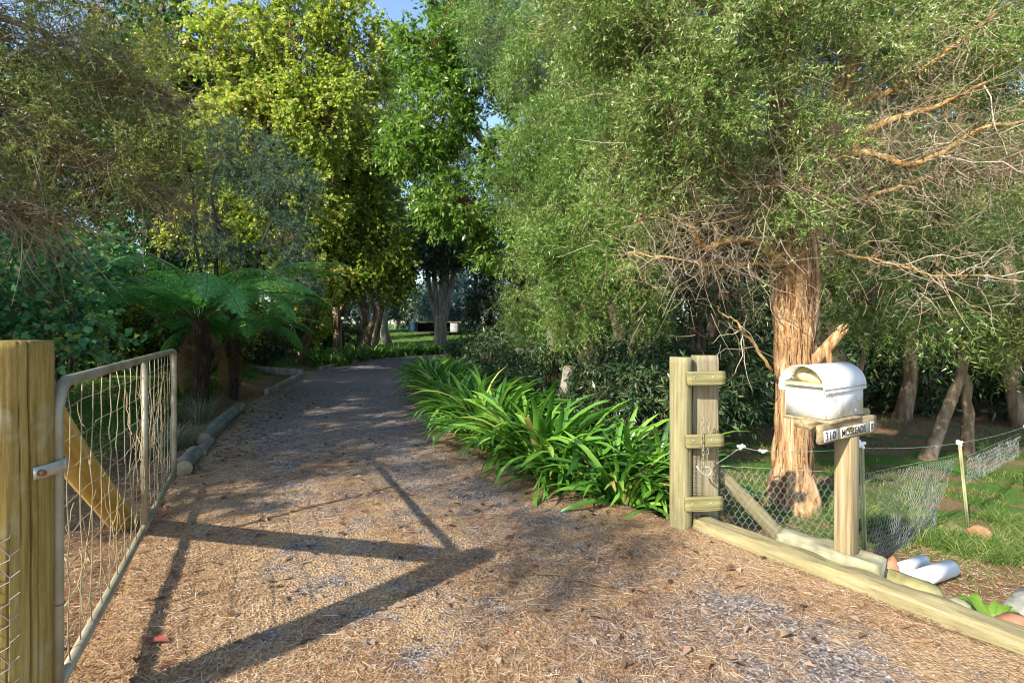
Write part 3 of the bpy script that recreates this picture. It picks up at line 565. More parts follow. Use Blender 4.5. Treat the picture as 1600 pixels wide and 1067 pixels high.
# --- olive tea tree standing left of the gate, just outside the frame -----------------
def tea_tree():
    B = gp(-6.3, 2.6); root = thing('tea_tree', 'twiggy olive tea tree with bare brown branches reaching in above the gate', 'tree', tuple(B)); g = np.random.default_rng(9)
    P = bent(A([0, 0, -.1]), A([.1, .0, 5.8]), 16, .012, g); mb = MB(); mb.add(*tube(P, np.linspace(.2, .13, 16), 16, True, lambda u, th: 1 + .2 * (vnoise(th * 3, u * 12, 2) - .5)))
    F = P[-1]
    lim = [[F, (-.5, .5, 6.4), (-1.2, 1.0, 7.2), (-1.8, 1.2, 8.5)], [F, (.3, -.3, 6.6), (.7, -.6, 7.8), (1.0, -1, 9)], [(0, 0, 4.2), (.6, -1.2, 4.6), (1.4, -2.4, 4.6), (2.2, -3.4, 4.4)],
           [(0, 0, 2.6), (.7, .9, 3.0), (1.5, 1.6, 3.2), (2.4, 2.2, 3.0), (3.0, 2.6, 2.6)], [(0, 0, 3.2), (.6, .7, 3.8), (1.4, 1.3, 4.1), (2.3, 2.0, 4.0), (3.0, 2.5, 3.6)], [(0, 0, 2.0), (.7, 1.0, 2.4), (1.5, 1.7, 2.5), (2.3, 2.0, 2.4)], [F, (.5, .5, 6.4), (1.0, .8, 7.2), (1.5, 1.5, 8.0)]]
    LP = []
    for L_, r in zip(lim, [.1, .1, .05, .04, .045, .035, .08]):
        L_ = A([tuple(p) for p in L_]); t = np.linspace(0, len(L_) - 1, 18); Q = np.stack([np.interp(t, np.arange(len(L_)), L_[:, c]) for c in range(3)], 1) + g.normal(size=(18, 3)) * .02
        LP.append(Q); mb.add(*tube(Q, np.linspace(r, r * .3, 18), 8))
    obj('trunk', mb.get(), M['bark_brown'], root, sm=True)
    src = np.concatenate([along(LP[i], .3 + .7 * g.random(420)) for i in (3, 4, 5)]); n = len(src) * 2; s0 = np.repeat(src, 2, 0) + g.normal(size=(n, 3)) * .1
    d = nrm(g.normal(size=(n, 3)) + A([.5, .5, -.25])); L = .15 + .5 * g.random(n); s = np.linspace(0, 1, 6); cv = g.normal(size=(n, 3)) * .3 + A([0, 0, -.2])
    Pt = s0[:, None] + d[:, None] * (L[:, None] * s)[..., None] + cv[:, None] * (L[:, None] * s ** 2)[..., None]
    o = obj('dead_twig', vtubes(Pt, np.linspace(.0045, .0013, 6)[None] * (.5 + g.random(n))[:, None], 3), M['deadtwig'], root, sm=True); tag(o, kind='stuff')
    def pq(p): return (800 + p[0] / p[1] * FOC, HORIZON - (p[2] - EYE) / p[1] * FOC, p[1])
    spray_crown(root, B, [(60, 120, 4.4, .8, .7, .6, 80), (150, 200, 4.6, .7, .6, .5, 90), (220, 130, 5.0, .55, .5, .5, 80), (250, 250, 5.2, .45, .5, .3, 60), (100, 290, 4.6, .6, .5, .2, 40), (120, 20, 4.6, .8, .7, .4, 90), (10, 230, 4.2, .5, .5, .4, 30),
        (*pq((-4.0, -1.2, 4.2)), .55, .5, .25, 120), (*pq((-4.7, -.6, 4.5)), .5, .5, .25, 60), (*pq((-5.3, .1, 4.6)), .6, .6, .3, 110), (*pq((-6.1, .6, 4.8)), .8, .6, .3, 110), (*pq((-6.0, 3.2, 8.4)), 1.4, 1.3, .8, 60)], 71, 'lf_dry', .3, 6, 18, .03, .009, .3, 'twig')
tea_tree()
print('tea tree done')

# --- trees left and centre -----------------------------------------------------------
TR = [stem((0, 0, -.2), (.4, .2, 7.5), .19, .07, 1), stem((.1, 0, 1.2), (1.9, -.4, 8.5), .1, .04, 2), stem((-.1, .1, 1.0), (-1.6, .3, 8), .1, .04, 3)]
b = gp(-9.2, 17.5)
make_tree('maple_tree', 'tall maple with sunlit yellow-green autumn leaves behind the blue-green wattle', b, TR,
    [((2.0, -1, 10.0), (2.0, 1.6, 1.7), 130), ((-.2, -1, 9.5), (2.0, 1.6, 1.8), 120), ((3.2, -1.2, 7.6), (1.7, 1.5, 1.6), 130), ((1.2, -1.4, 7.2), (1.7, 1.4, 1.6), 130), ((-1.2, -1, 6.6), (1.6, 1.3, 1.5), 80), ((3.9, -.6, 10.2), (1.4, 1.2, 1.6), 90), ((1.5, -1, 12.0), (2.4, 1.6, 1.4), 80), ((2.2, -1.2, 5.0), (1.8, 1.2, 1.1), 110), ((0, -1.2, 4.2), (1.8, 1.2, 1.1), 100), ((2.8, -1.0, 3.0), (1.6, 1.0, .9), 60)],
    'broad', 81, 'bark_dark', 'lf_maple', twigs=6, twig_len=.62, nleaf=16, LL=.105, LW=.10, limb_r=.06)
b = gp(-8.1, 19.5)
make_tree('lime_maple_tree', 'smaller maple with drooping lime-green leaves overhanging the bend of the drive', b,
    [stem((0, 0, -.2), (1.4, -.6, 6.0), .14, .06, 6), stem((.1, 0, .6), (2.6, -1.2, 5), .09, .04, 7)],
    [((2.6, -1.5, 5.6), (1.2, 1.2, 1.4), 110), ((3.5, -1.6, 4.4), (1.1, 1.1, 1.2), 100), ((2.2, -1.8, 3.6), (1.2, 1.1, 1.0), 100), ((4.0, -1.5, 3.2), (.8, .9, .8), 60), ((1.2, -1.8, 2.9), (.9, .8, .7), 55), ((3.0, -1.6, 7.2), (1.1, 1.0, 1.0), 60)],
    'broad', 82, 'bark_brown', 'lf_maple_green', twigs=5, twig_len=.6, nleaf=12, LL=.11, LW=.10, droop=.3, limb_r=.05)
b = gp(-6.9, 11.6)
make_tree('wattle_tree', 'slender dark-stemmed wattle with feathery blue-green foliage behind the tree fern', b,
    [stem((0, 0, -.1), (.15, 0, 4.8), .075, .03, 8, wob=.02), stem((.05, 0, .3), (1.7, -.1, 4.2), .06, .025, 9, wob=.02), stem((0, 0, .2), (-.4, .1, 4.6), .05, .02, 10, wob=.02)],
    [((.5, 0, 5.2), (.9, .8, .8), 48), ((1.9, -.2, 4.4), (.8, .7, .55), 60), ((1.2, -.1, 5.0), (.8, .7, .6), 42), ((-.3, 0, 4.0), (.7, .6, .5), 20), ((2.0, -.3, 3.2), (.6, .5, .5), 30), ((.4, -.3, 3.0), (.7, .5, .3), 30), ((2.1, -.2, 2.3), (.45, .4, .4), 25)],
    'needle', 83, 'bark_dark', 'lf_wattle', twigs=7, twig_len=.42, nleaf=30, LL=.07, LW=.014, droop=.2, limb_r=.02, tw_r=.0015)
b = gp(-12.0, 17.0)
make_tree('ivy_clad_tree', 'dark ivy-covered tree beside the yellow maple', b, [stem((0, 0, -.2), (.5, 0, 12), .25, .08, 11)],
    [((.2, -.2, 4.0), (1.2, 1.1, 1.6), 70), ((.4, -.2, 6.5), (1.1, 1.1, 1.8), 90), ((.9, -.3, 8.5), (1.1, 1.1, 1.6), 90), ((.6, -.2, 10.5), (1.3, 1.1, 1.6), 80), ((-.8, 0, 9), (1.2, 1.1, 1.6), 60)],
    'broad', 84, 'bark_dark', 'lf_ivy', twigs=6, twig_len=.6, nleaf=12, LL=.13, LW=.12, limb_r=.05)
b = gp(1.2, 15.2)
make_tree('light_green_tree', 'bright green tree whose pale bare limb leans out over the drive', b,
    [(A([(0, 0, -.2), (0, 0, 2.5), (-.5, -.3, 4.4), (-1.1, -.6, 6.0), (-2.1, -.9, 7.3), (-2.9, -1.0, 8.6), (-3.4, -1.0, 9.6)]), A([.2, .16, .14, .12, .1, .07, .03])), stem((0, 0, 2.4), (.4, 0, 8), .1, .04, 13)],
    [((-3.2, -1.2, 7.9), (1.0, 1.0, 1.0), 105), ((-3.5, -1.2, 9.5), (.85, .9, .9), 80), ((-2.0, -1.3, 9.6), (1.0, 1.0, 1.2), 100), ((-3.9, -1.2, 6.9), (.9, .9, .6), 70), ((-2.6, -1.2, 5.4), (1.3, .9, .8), 90), ((-1.2, -1.2, 6.6), (.9, .8, .7), 55), ((-1.4, -1.0, 4.4), (1.2, .9, .8), 75), ((-.6, -1, 8.4), (1.0, .9, 1.0), 70), ((-2.6, -1.0, 11.4), (1.1, 1.2, 1.0), 60)],
    'broad', 85, 'bark_grey', 'lf_light', 'twig', twigs=6, twig_len=.5, nleaf=12, LL=.16, LW=.055, droop=.1, flat=.3, limb_r=.045)
b = gp(-1.2, 21.5)
make_tree('dark_leaved_tree', 'dark glossy-leaved small tree overhanging the far end of the drive', b, [stem((0, 0, -.2), (-.4, 0, 5), .1, .05, 14), stem((.2, 0, 0), (.5, .1, 5), .09, .04, 15)],
    [((-2.0, -.5, 4.6), (1.2, 1.0, .8), 80), ((-.7, -.5, 5.2), (1.2, 1.0, .9), 80), ((-2.2, -.4, 5.9), (.9, .9, .8), 50), ((.8, -.5, 4.2), (1.0, 1.0, .9), 60), ((.3, -.5, 2.6), (.9, .8, .9), 50)],
    'broad', 86, 'bark_grey', 'lf_dark', twigs=6, twig_len=.55, nleaf=11, LL=.18, LW=.05, limb_r=.04)
# dark pine-like canopy high over the middle
b = gp(2.6, 13.0)
make_tree('casuarina_tree', 'tall dark casuarina crown above the feathery tree', b, [stem((0, 0, -.2), (-.6, 0, 13), .22, .06, 16)],
    [((-2.2, -.5, 9.3), (1.4, 1.2, 1.0), 80), ((-.8, -.5, 9.8), (1.4, 1.2, 1.2), 80), ((.8, -.2, 9.0), (1.5, 1.2, 1.5), 80), ((-.2, -.2, 7.2), (1.3, 1.2, 1.3), 60), ((2.4, 0, 8.0), (1.6, 1.4, 1.5), 60), ((-.6, 0, 11.6), (1.8, 1.4, 1.3), 60), ((-2.0, -.2, 10.8), (1.3, 1.2, 1.0), 50)],
    'needle', 87, 'bark_dark', 'lf_wattle', twigs=6, twig_len=.6, nleaf=22, LL=.14, LW=.022, droop=.5, limb_r=.05, tw_r=.002)
# trees left of the frame that shade the drive
shade = make_tree('tall_shade_tree', 'tall broad-crowned tree standing left of the drive behind the gate', gp(-8.9, 2.3), [stem((0, 0, -.2), (.4, .2, 8), .24, .08, 17)],
    [((.3, .3, 7.0), (2.0, 1.8, 1.2), 44), ((1.3, 1.2, 8.2), (1.8, 1.8, 1.2), 40), ((-1.0, .6, 8.4), (1.8, 1.6, 1.2), 34), ((1.2, -.8, 6.2), (1.3, 1.2, .8), 20), ((.8, 2.0, 6.2), (1.2, 1.2, .9), 26)],
    'broad', 88, 'bark_brown', 'lf_gum', twigs=6, twig_len=.7, nleaf=11, LL=.17, LW=.08, limb_r=.07, group='tall trees left of the drive')
for x, y, rz, s in ((-10.8, 9.4, 1.1, .85), (-12.5, 1.0, 2.3, .95), (-9.9, .6, 3.1, .72), (-7.9, -.2, .4, .6), (-14.5, 6.0, 4.0, 1.15)):
    o = copy_tree(shade); o.location = gp(x, y); o.rotation_euler = (0, 0, rz); o.scale = (s, s, s)
print('mid trees done')

# multi-stemmed pale tree on the far lawn
def multistem():
    B = gp(-4.7, 33.5); root = thing('multi_stemmed_tree', 'pale multi-stemmed tree standing on the far lawn past the bend', 'tree', tuple(B)); g = np.random.default_rng(3); mb = MB()
    mb.add(*tube(A([(0, 0, -.3), (0, 0, .8), (.05, 0, 1.7), (0, 0, 2.3)]), [.48, .40, .42, .36], 14, True, lambda u, th: 1 + .2 * (vnoise(th * 3, u * 8, 4) - .5)))
    for x, z, r in ((-1.0, 6.2, .17), (-.5, 6.8, .19), (.1, 6.5, .17), (.55, 7.0, .18), (1.0, 6.6, .2)):
        mb.add(*tube(A([(x * .12, 0, 1.5), (x * .45, 0, 2.8), (x * .75, .1, 4.3), (x, .1, z)]), [r * 1.2, r, r * .85, r * .6], 10))
    obj('trunk', mb.get(), M['bark_grey'], root, sm=True)
    n = 240; C = ellipsoid_pts(n, (0, 0, 7.2), (2.6, 2.2, 1.8), g); tw = 8; d = rdir(n * tw, g); p = np.repeat(C, tw, 0); P = np.stack([p, p + d * .4, p + d * .75 - A([0, 0, .15])], 1)
    obj('branches', vtubes(P, A([[.012, .008, .005]]).repeat(len(P), 0)), M['twig'], root)
    nl = 10; t = g.random((len(P), nl, 1)); pos = (P[:, :1] * (1 - t) + P[:, 2:] * t).reshape(-1, 3); obj('crown', leafquads(pos, rdir(len(pos), g), rdir(len(pos), g), .2 * (.6 + g.random(len(pos))), .07 * (.6 + g.random(len(pos)))), M['lf_dark'], root)
multistem()

# background trees: a few kinds, copied
def gum(seed, label, leafm, bark, h, wid, nleaf=10, LL=.2, LW=.07, base=(0, 0, 0), group=None, name='gum_tree', lean=0, low=.35, n=46):
    g = np.random.default_rng(seed); tr = [stem((0, 0, -.3), (lean + g.normal() * .3, g.normal() * .3, h * .85), .2, .06, seed)]
    if g.random() < .7: tr.append(stem((.1, 0, h * .15), (wid * .4 * g.choice([-1, 1]), .2, h * .8), .12, .04, seed + 1))
    bl = []
    for q in range(9):
        z = h * (low + (1 - low) * (q + .5) / 9); a = g.random() * 6.28; r = wid * (.15 + .4 * g.random()); bl.append(((r * math.cos(a), r * math.sin(a), z), (wid * .42, wid * .42, h * .11), n))
    return make_tree(name, label, base, tr, bl, 'broad', seed, bark, leafm, twigs=6, twig_len=.85, nleaf=nleaf, LL=LL, LW=LW, limb_r=.05, group=group)
GG = 'trees closing the view behind the lawn'
kinds = [gum(201, 'tall olive-green gum tree in the woods closing the view', 'lf_gum', 'bark_grey', 13, 3.0, base=gp(-14, 27), group=GG),
         gum(205, 'slim dark-green woodland tree among the gums', 'lf_dark', 'bark_brown', 11, 2.4, base=gp(-8.8, 29), group='slim dark trees among the gums'),
         gum(209, 'slim brown-trunked woodland tree round the bend of the drive', 'lf_gum', 'bark_brown', 12, 2.6, base=gp(-9.4, 25.5), group='brown-trunked trees round the bend of the drive', low=.45)]
bgspots = [(0, -19, 24), (0, -22, 33), (0, -12.5, 47), (0, -17, 40), (0, -25, 46), (0, -14, 62), (0, 1.5, 62), (0, 9, 48), (0, 16, 40), (0, 22, 30), (0, -8, 70), (0, 12, 60), (0, -30, 62), (0, 25, 55), (0, -3.5, 74), (0, -16.5, 74), (0, 20, 72), (0, 32, 42),
           (1, -13.2, 33), (1, 3.5, 28), (1, 6.5, 24), (1, 1.5, 38), (1, 10, 30), (1, 14, 26), (1, 18, 20), (1, -19, 21), (1, 6, 42), (1, 5, 19), (1, 12, 18),
           (1, 8, 20), (1, 15, 21), (1, 21, 24), (1, 24, 19), (1, 28, 28), (0, 12, 24), (0, 17, 29), (0, 27, 34), (0, 9, 36), (0, 4.5, 47), (0, 36, 36), (2, -8.2, 24.2), (2, -7.9, 27.8), (2, -10.4, 30), (2, -11.5, 27.5), (2, -8.8, 33), (2, -12.6, 24), (2, 2.2, 24.0)]
used = [0, 0, 0]
for n_, (kd, x, y) in enumerate(bgspots):
    o = copy_tree(kinds[kd]); o.location = gp(x, y); s = .85 + .4 * random.Random(n_).random(); o.scale = (s, s, s * (.9 + .25 * random.Random(n_ + 50).random())); o.rotation_euler = (0, 0, n_ * 1.9)
for x, y, s in ((-9.4, 39, 1.45), (-7.0, 60, 1.5)):
    o = copy_tree(kinds[0]); o.location = gp(x, y); o.scale = (s, s, s * 1.15); o.rotation_euler = (0, 0, y)
print('bg trees done')

# woodland on the right: leaning stems under a thin canopy
def wood_tree(seed, label, base, top, r, group=None, crown=None, leafm='lf_teatree', bark='bark_brown', mid=None):
    B = gp(*base); g = np.random.default_rng(seed); t_ = A(top, float); P = bent(A([0, 0, -.15]), t_, 14, .02, g, 0)
    if mid is not None: P = np.stack([np.interp(np.linspace(0, 2, 14), [0, 1, 2], [a, b_, c]) for a, b_, c in zip((0, 0, -.15), mid, top)], 1); P[1:-1] = (P[:-2] + 2 * P[1:-1] + P[2:]) / 4
    tr = [(P, np.linspace(r, r * .55, 14) * (1 + .6 * np.exp(-np.linspace(0, 1, 14) * 12)))]
    tr.append((bent(P[7], P[7] + A([g.normal() * .8, .2, 1.8]), 8, .03, g), np.linspace(r * .5, r * .2, 8)))
    bl = crown or [(P[7] + A([.4, -.5, .5]), (.7, .5, .35), 20), (P[9] + A([-.5, -.4, .2]), (.7, .5, .35), 20)] + [(t_ + A([g.normal() * .5, g.normal() * .4, .4 + .6 * q]), (1.0, .9, .6), 32) for q in range(3)]
    return make_tree('woodland_tree', label, B, tr, bl, 'needle', seed, bark, leafm, twigs=7, twig_len=.5, nleaf=18, LL=.08, LW=.02, droop=.35, limb_r=.03, tw_r=.002, group=group)
wood_tree(301, 'leaning pale-barked tree rising from the grass behind the netting', (7.0, 8.7), (1.3, .3, 3.6), .10, mid=(.75, .1, 1.5), leafm='lf_dry')
wood_tree(302, 'short forked tree next to the leaning pale tree in the grass', (8.0, 9.0), (-.2, .2, 3.2), .09, leafm='lf_dry')
wood_tree(303, 'brown tree at the far right edge of the grassy woodland', (9.0, 8.8), (.2, .3, 3.6), .12)
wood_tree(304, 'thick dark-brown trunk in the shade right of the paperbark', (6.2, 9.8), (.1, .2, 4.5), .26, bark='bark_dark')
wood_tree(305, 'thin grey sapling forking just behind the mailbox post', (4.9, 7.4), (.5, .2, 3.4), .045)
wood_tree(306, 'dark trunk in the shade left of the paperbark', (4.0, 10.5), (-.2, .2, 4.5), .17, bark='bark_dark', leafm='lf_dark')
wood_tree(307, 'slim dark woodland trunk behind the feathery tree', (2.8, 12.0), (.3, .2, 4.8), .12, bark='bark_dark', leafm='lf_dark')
for kk, (x, y) in enumerate(((9.5, 12.5), (7.6, 12.8), (11.5, 11.5), (5.4, 13.5), (10.5, 15.5), (13.5, 13), (7.8, 17))):
    wood_tree(311, 'shadowy woodland tree standing deep behind the grass', (x, y), (.3, .2, 4.6), .16, 'shadowy trees deep in the woodland', bark='bark_brown', leafm='lf_feather' if kk % 2 else 'lf_dark') if kk == 0 else None
    if kk: 
        o = copy_tree(WT); o.location = gp(x, y); o.rotation_euler = (0, 0, kk * 1.3); o.scale = (1, 1, .9 + .07 * kk)
    else: WT = [q for q in COL.objects if q.name.startswith('woodland_tree') and q.get('group') == 'shadowy trees deep in the woodland'][0]

# ------------------------------------------------------------------ shrubs
def shrub(name, label, base, r, h, n, leafm, LL, LW, seed, group=None, twigs=6, tl=.3, nleaf=11, cat='shrub', flat=0., blobs=None, droop=.1, stems=5):
    g = np.random.default_rng(seed); tr = []
    for q in range(stems):
        a = q * 2.4; tr.append((bent(A([.05 * math.cos(a), .05 * math.sin(a), -.05]), A([r * .6 * math.cos(a), r * .6 * math.sin(a), h * .75]), 7, .04, g), np.linspace(.025, .01, 7)))
    bl = blobs or [((0, 0, h * .55), (r, r, h * .5), n)]
    return make_tree(name, label, base, tr, bl, 'broad', seed, 'bark_dark', leafm, twigs=twigs, twig_len=tl, nleaf=nleaf, LL=LL, LW=LW, limb_r=.012, tw_r=.003, group=group, cat=cat, sides=6, flat=flat, droop=droop, shell=.35)
SG = 'dark shrubs behind the agapanthus bed'
s0 = shrub('oleander_shrub', 'dark long-leaved shrub filling the shade behind the agapanthus', gp(1.55, 8.0), .75, 1.35, 90, 'lf_dark', .12, .03, 401, SG)
for x, y, s in ((.75, 9.3, 1.0), (2.3, 7.4, .95), (2.6, 8.8, 1.1), (.2, 11, 1.0), (1.4, 10.6, 1.25), (-.5, 13.5, 1.1), (3.6, 9.4, 1.2), (-1.2, 16, 1.1), (3.2, 11.5, 1.4), (4.6, 11.8, 1.5), (6.2, 12.5, 1.5), (8.5, 14, 1.6), (-.3, 19, 1.4), (1.2, 17, 1.6), (10.5, 13.5, 1.6), (5, 16, 1.9), (7, 18.5, 2.2), (9.5, 17, 2.3), (12.5, 16.5, 2.3), (15.5, 16, 2.4), (18.5, 17.5, 2.4), (13.5, 20, 2.6), (22, 20, 2.6), (17, 23, 2.8), (3, 20, 2.0), (10, 22, 2.6), (26, 24, 3.0), (5.5, 25, 2.8), (12.5, 12.6, 1.7), (14.5, 14, 1.9), (-8.3, 13.4, 1.3), (-10.2, 15.8, 1.8), (-8.2, 16.9, 1.2), (-11.4, 12, 1.6), (-9.3, 20.2, 1.5), (-12.6, 19, 2.2), (-8.9, 25.8, 1.4), (-10.8, 28.5, 1.8)):
    o = copy_tree(s0); o.location = gp(x, y); o.scale = (s, s, s); o.rotation_euler = (0, 0, x * 7 + y)
    own = {(.75, 9.3): 'dark shrub with long leaves behind the leaning bollard', (2.3, 7.4): 'dark long-leaved shrub close behind the stump and slip post', (2.6, 8.8): 'dark shrub at the foot of the feathery tree trunk',
           (.2, 11): 'dark shrub beside the low round bollard', (3.6, 9.4): 'dark shrub in front of the shaded trunk left of the paperbark', (-1.2, 16): 'dark shrub behind the last shaded agapanthus clumps'}.get((x, y))
    if own: o['label'] = own
    elif x < -7: o['label'] = 'dark understorey shrub beneath the maples and the wattle'; o['group'] = 'dark understorey shrubs beneath the maples'
    elif s > 1.45: o['label'] = 'big dark shrub walling in the woodland behind the grass'; o['group'] = 'big dark shrubs walling the woodland'
VG = 'broad-leaved bushes left of the gate'
v0 = shrub('vine_bush', 'broad-leaved blue-green bush growing left of the gate', gp(-5.6, 5.9), .75, 2.2, 0, 'lf_vine', .085, .07, 411, VG, tl=.36, nleaf=8, blobs=[((0, 0, 1.75), (.7, .7, .5), 40), ((.3, .1, 1.2), (.7, .6, .3), 22)], stems=4)
for x, y, s in ((-6.6, 7.0, 1.15), (-7.3, 8.4, 1.2), (-5.9, 5.0, .95), (-8.3, 9.2, 1.3), (-7.1, 5.6, 1.25)):
    o = copy_tree(v0); o.location = gp(x, y); o.scale = (s, s, s); o.rotation_euler = (0, 0, x * 5 + y)
UG = 'light understorey bushes beneath the maples'
u0 = shrub('understorey_bush', 'light yellow-green bush under the maples', gp(-9.4, 12.6), 1.1, 2.6, 110, 'lf_maple_green', .11, .085, 421, UG, tl=.4, nleaf=9)
for x, y, s in ((-11.2, 13.2, 1.1), (-8.4, 14.6, 1.0), (-12.6, 11.5, 1.2), (-10.5, 10.5, .95), (-13, 15, 1.4), (-8.9, 21.5, 1.0), (-9.8, 24, 1.1), (-15, 18, 1.5), (-11.6, 20.5, 1.3)):
    o = copy_tree(u0); o.location = gp(x, y); o.scale = (s, s, s); o.rotation_euler = (0, 0, x * 3 + y)
BG = 'blue-grey shrubs on the far side of the lawn'
b0 = shrub('blue_grey_shrub', 'rounded blue-grey shrub on the far side of the lawn', gp(-7.0, 52), 2.4, 4.2, 150, 'lf_blue', .3, .09, 431, BG, tl=.8, nleaf=10)
for x, y, s in ((-5.2, 58, 1.4), (-11, 58, 1.1), (-1.5, 55, 1.2), (-15.5, 55, 1.2), (3, 52, 1.2), (-21, 52, 1.3), (8, 56, 1.3), (-9, 64, 1.4)):
    o = copy_tree(b0); o.location = gp(x, y); o.scale = (s, s, s); o.rotation_euler = (0, 0, x * 3 + y)
print('shrubs done')

# ------------------------------------------------------------------ tree ferns
def frond_mesh(L, seed, arch):
    g = np.random.default_rng(seed); n = 24; t = np.linspace(0, 1, n); a0 = .75; ang = a0 - arch * t ** 1.2
    step = L / (n - 1); x = np.concatenate([[0], np.cumsum(np.cos(ang[:-1]) * step)]); z = np.concatenate([[0], np.cumsum(np.sin(ang[:-1]) * step)])
    R = np.stack([x, 0 * x, z], 1); V = []; F = []; cnt = 0; T = nrm(np.gradient(R, axis=0)); Nn = np.stack([-T[:, 2], 0 * x, T[:, 0]], 1)
    P = []; Dd = []; Ln = []; Up = []
    for i in range(4, n):
        u = i / (n - 1); pl = .40 * L / 2 * math.sin(math.pi * min(1, (.12 + .88 * u)) ** .8) ** .8 + .02
        for sgn in (-1, 1):
            d = nrm(A([0, sgn, 0]) * .95 + T[i] * .35 - Nn[i] * .2); m = 15
            for q in range(m):
                f = (q + .5) / m; p = R[i] + d * pl * f - A([0, 0, pl * .25 * f * f]); ll = .055 * (1 - f) ** .7 + .008
                for s2 in (-1, 1):
                    dd = nrm(np.cross(Nn[i], d) * s2 + d * .45); P.append(p); Dd.append(dd); Ln.append(ll); Up.append(Nn[i])
    P = A(P); Dd = A(Dd); Ln = A(Ln); Up = nrm(A(Up) + g.normal(size=(len(P), 3)) * .15)
    return needles(P, Dd, Up, Ln * 1.2, Ln * .36), tube(R, np.linspace(.012, .003, n), 5)
FM = []
for q in range(4):
    fv, rv = frond_mesh(2.0, 500 + q, 1.15 + .22 * q); FM.append((mesh('frond', *fv, M['lf_fern']), mesh('stalk', *rv, M['rachis'], True)))
def tree_fern(label, base, h, r, s, nf, seed):
    g = np.random.default_rng(seed); root = thing('tree_fern', label, 'tree fern', tuple(base))
    P = bent(A([0, 0, -.15]), A([.05, 0, h]), 10, .01, g)
    obj('trunk', tube(P, np.linspace(r * 1.15, r, 10), 18, True, lambda u, th: 1 + .35 * (vnoise(th * 5, u * 22, 4) - .5)), M['fern_trunk'], root, sm=True)
    for k in range(nf):
        fm, rm = FM[k % 4]; a = k * 2.399 + g.normal() * .12; sc = s * (.8 + .3 * g.random())
        o = link('frond', fm, root, (.04 * math.cos(a), .04 * math.sin(a), h - .03), (g.normal() * .12, -.12 + .35 * (1 - k / nf) * -1 + g.normal() * .06 + .25, a), (sc, sc, sc)); link('stalk', rm, o)
    for k in range(5): a = k * 1.3 + seed; link('dead_frond', FD, root, (.06 * math.cos(a), .06 * math.sin(a), h - .1), (g.normal() * .2, 1.5 + .2 * g.normal(), a), (s * .5, s * .35, s * .5))
M['frond_dead'] = leafmat('dead_frond', [(0, (.07, .035, .015)), (1, (.22, .13, .06))], .1, .8, .2)
FD = FM[1][0].copy(); FD.materials.clear(); FD.materials.append(M['frond_dead'])
tree_fern('large tree fern spreading green fronds over a dark trunk beside the drive', gp(-5.75, 9.4), 1.65, .14, 1.42, 28, 1)
tree_fern('smaller tree fern with a thin trunk standing behind the large fern', gp(-6.1, 11.2), 1.3, .09, 1.1, 18, 2)
tree_fern('low young tree fern in the shade left of the large fern', gp(-8.2, 10.3), 1.4, .1, .95, 16, 3)

# ------------------------------------------------------------------ agapanthus bed
def strap(L, W, a0, bend, seed, k=9):
    t = np.linspace(0, 1, k); ang = a0 - bend * t ** 1.3; st = L / (k - 1); x = np.concatenate([[0], np.cumsum(np.cos(ang[:-1]) * st)]); z = np.concatenate([[0], np.cumsum(np.sin(ang[:-1]) * st)])
    w = W * np.clip(.62 + .9 * t, 0, 1) * np.sqrt(np.clip(1 - t ** 5, .0, 1)) * .5 + .0015; tw = np.sin(t * 2 + seed) * .012
    nx_, nz_ = -np.sin(ang), np.cos(ang)
    c = np.stack([x, tw, z], 1); V = np.stack([c + np.stack([nx_ * w * .35, -w, nz_ * w * .35], 1), c, c + np.stack([nx_ * w * .35, w, nz_ * w * .35], 1)], 1).reshape(-1, 3)
    i = np.arange(k - 1)[:, None] * 3; j = np.arange(2)[None]; F = np.stack([i + j, i + j + 1, i + j + 4, i + j + 3], -1).reshape(-1, 4); return V, F
SM = []; r_ = random.Random(4)
for q in range(14):
    f = q / 13; SV = strap(.5 + .2 * r_.random(), .025 + .009 * r_.random(), 1.5 - .5 * f + .1 * r_.random(), 1.1 + 1.5 * r_.random(), q); SM.append((SV, mesh('leaf', *SV, M['lf_agap'], True)))
def agapanthus(label, base, s, nl, seed, single, group):
    g = np.random.default_rng(seed); root = thing('agapanthus', label, 'plant', tuple(base), 0, group); mb = MB()
    for k in range(nl):
        q = int(g.integers(0, 14)); a = g.random() * 6.283; sc = s * (.72 + .5 * g.random()); off = .11 * s * g.random() ** .5; tl = g.normal() * .12; loc = A([off * math.cos(a), off * math.sin(a), -.01])
        if single: link('leaf', SM[q][1], root, tuple(loc), (g.normal() * .3, tl + g.normal() * .12, a + g.normal() * .4), (sc, sc, sc))
        else:
            m = A(Matrix.Rotation(a, 3, 'Z') @ Matrix.Rotation(tl, 3, 'Y')); mb.add(SM[q][0][0] * sc @ m.T + loc, SM[q][0][1])
    if not single: obj('leaves', mb.get(), M['lf_agap'], root, sm=True)
near_spots = [(.94, 4.45), (.55, 4.85), (.28, 5.25), (.02, 5.6), (.95, 5.15), (-.26, 6.25), (.40, 5.85), (1.3, 4.75), (-.45, 6.95), (.15, 6.7)]
for n_, (x, y) in enumerate(near_spots):
    agapanthus('bright green agapanthus clump with long strap leaves in the sunny end of the bed', gp(x, y) + A([0, 0, .0]), 1.42 + .2 * ((n_ * 7) % 3 - 1), 170, 600 + n_, True, 'sunny agapanthus clumps by the gate post')
AG = [o for o in COL.objects if o.get('group') == 'sunny agapanthus clumps by the gate post']
AG[0]['label'] = 'agapanthus clump spilling onto the drive next to the slip post'; AG[7]['label'] = 'agapanthus clump tucked behind the slip post in front of the stump'; AG[8]['label'] = 'last sunny agapanthus clump before the bed falls into shade'
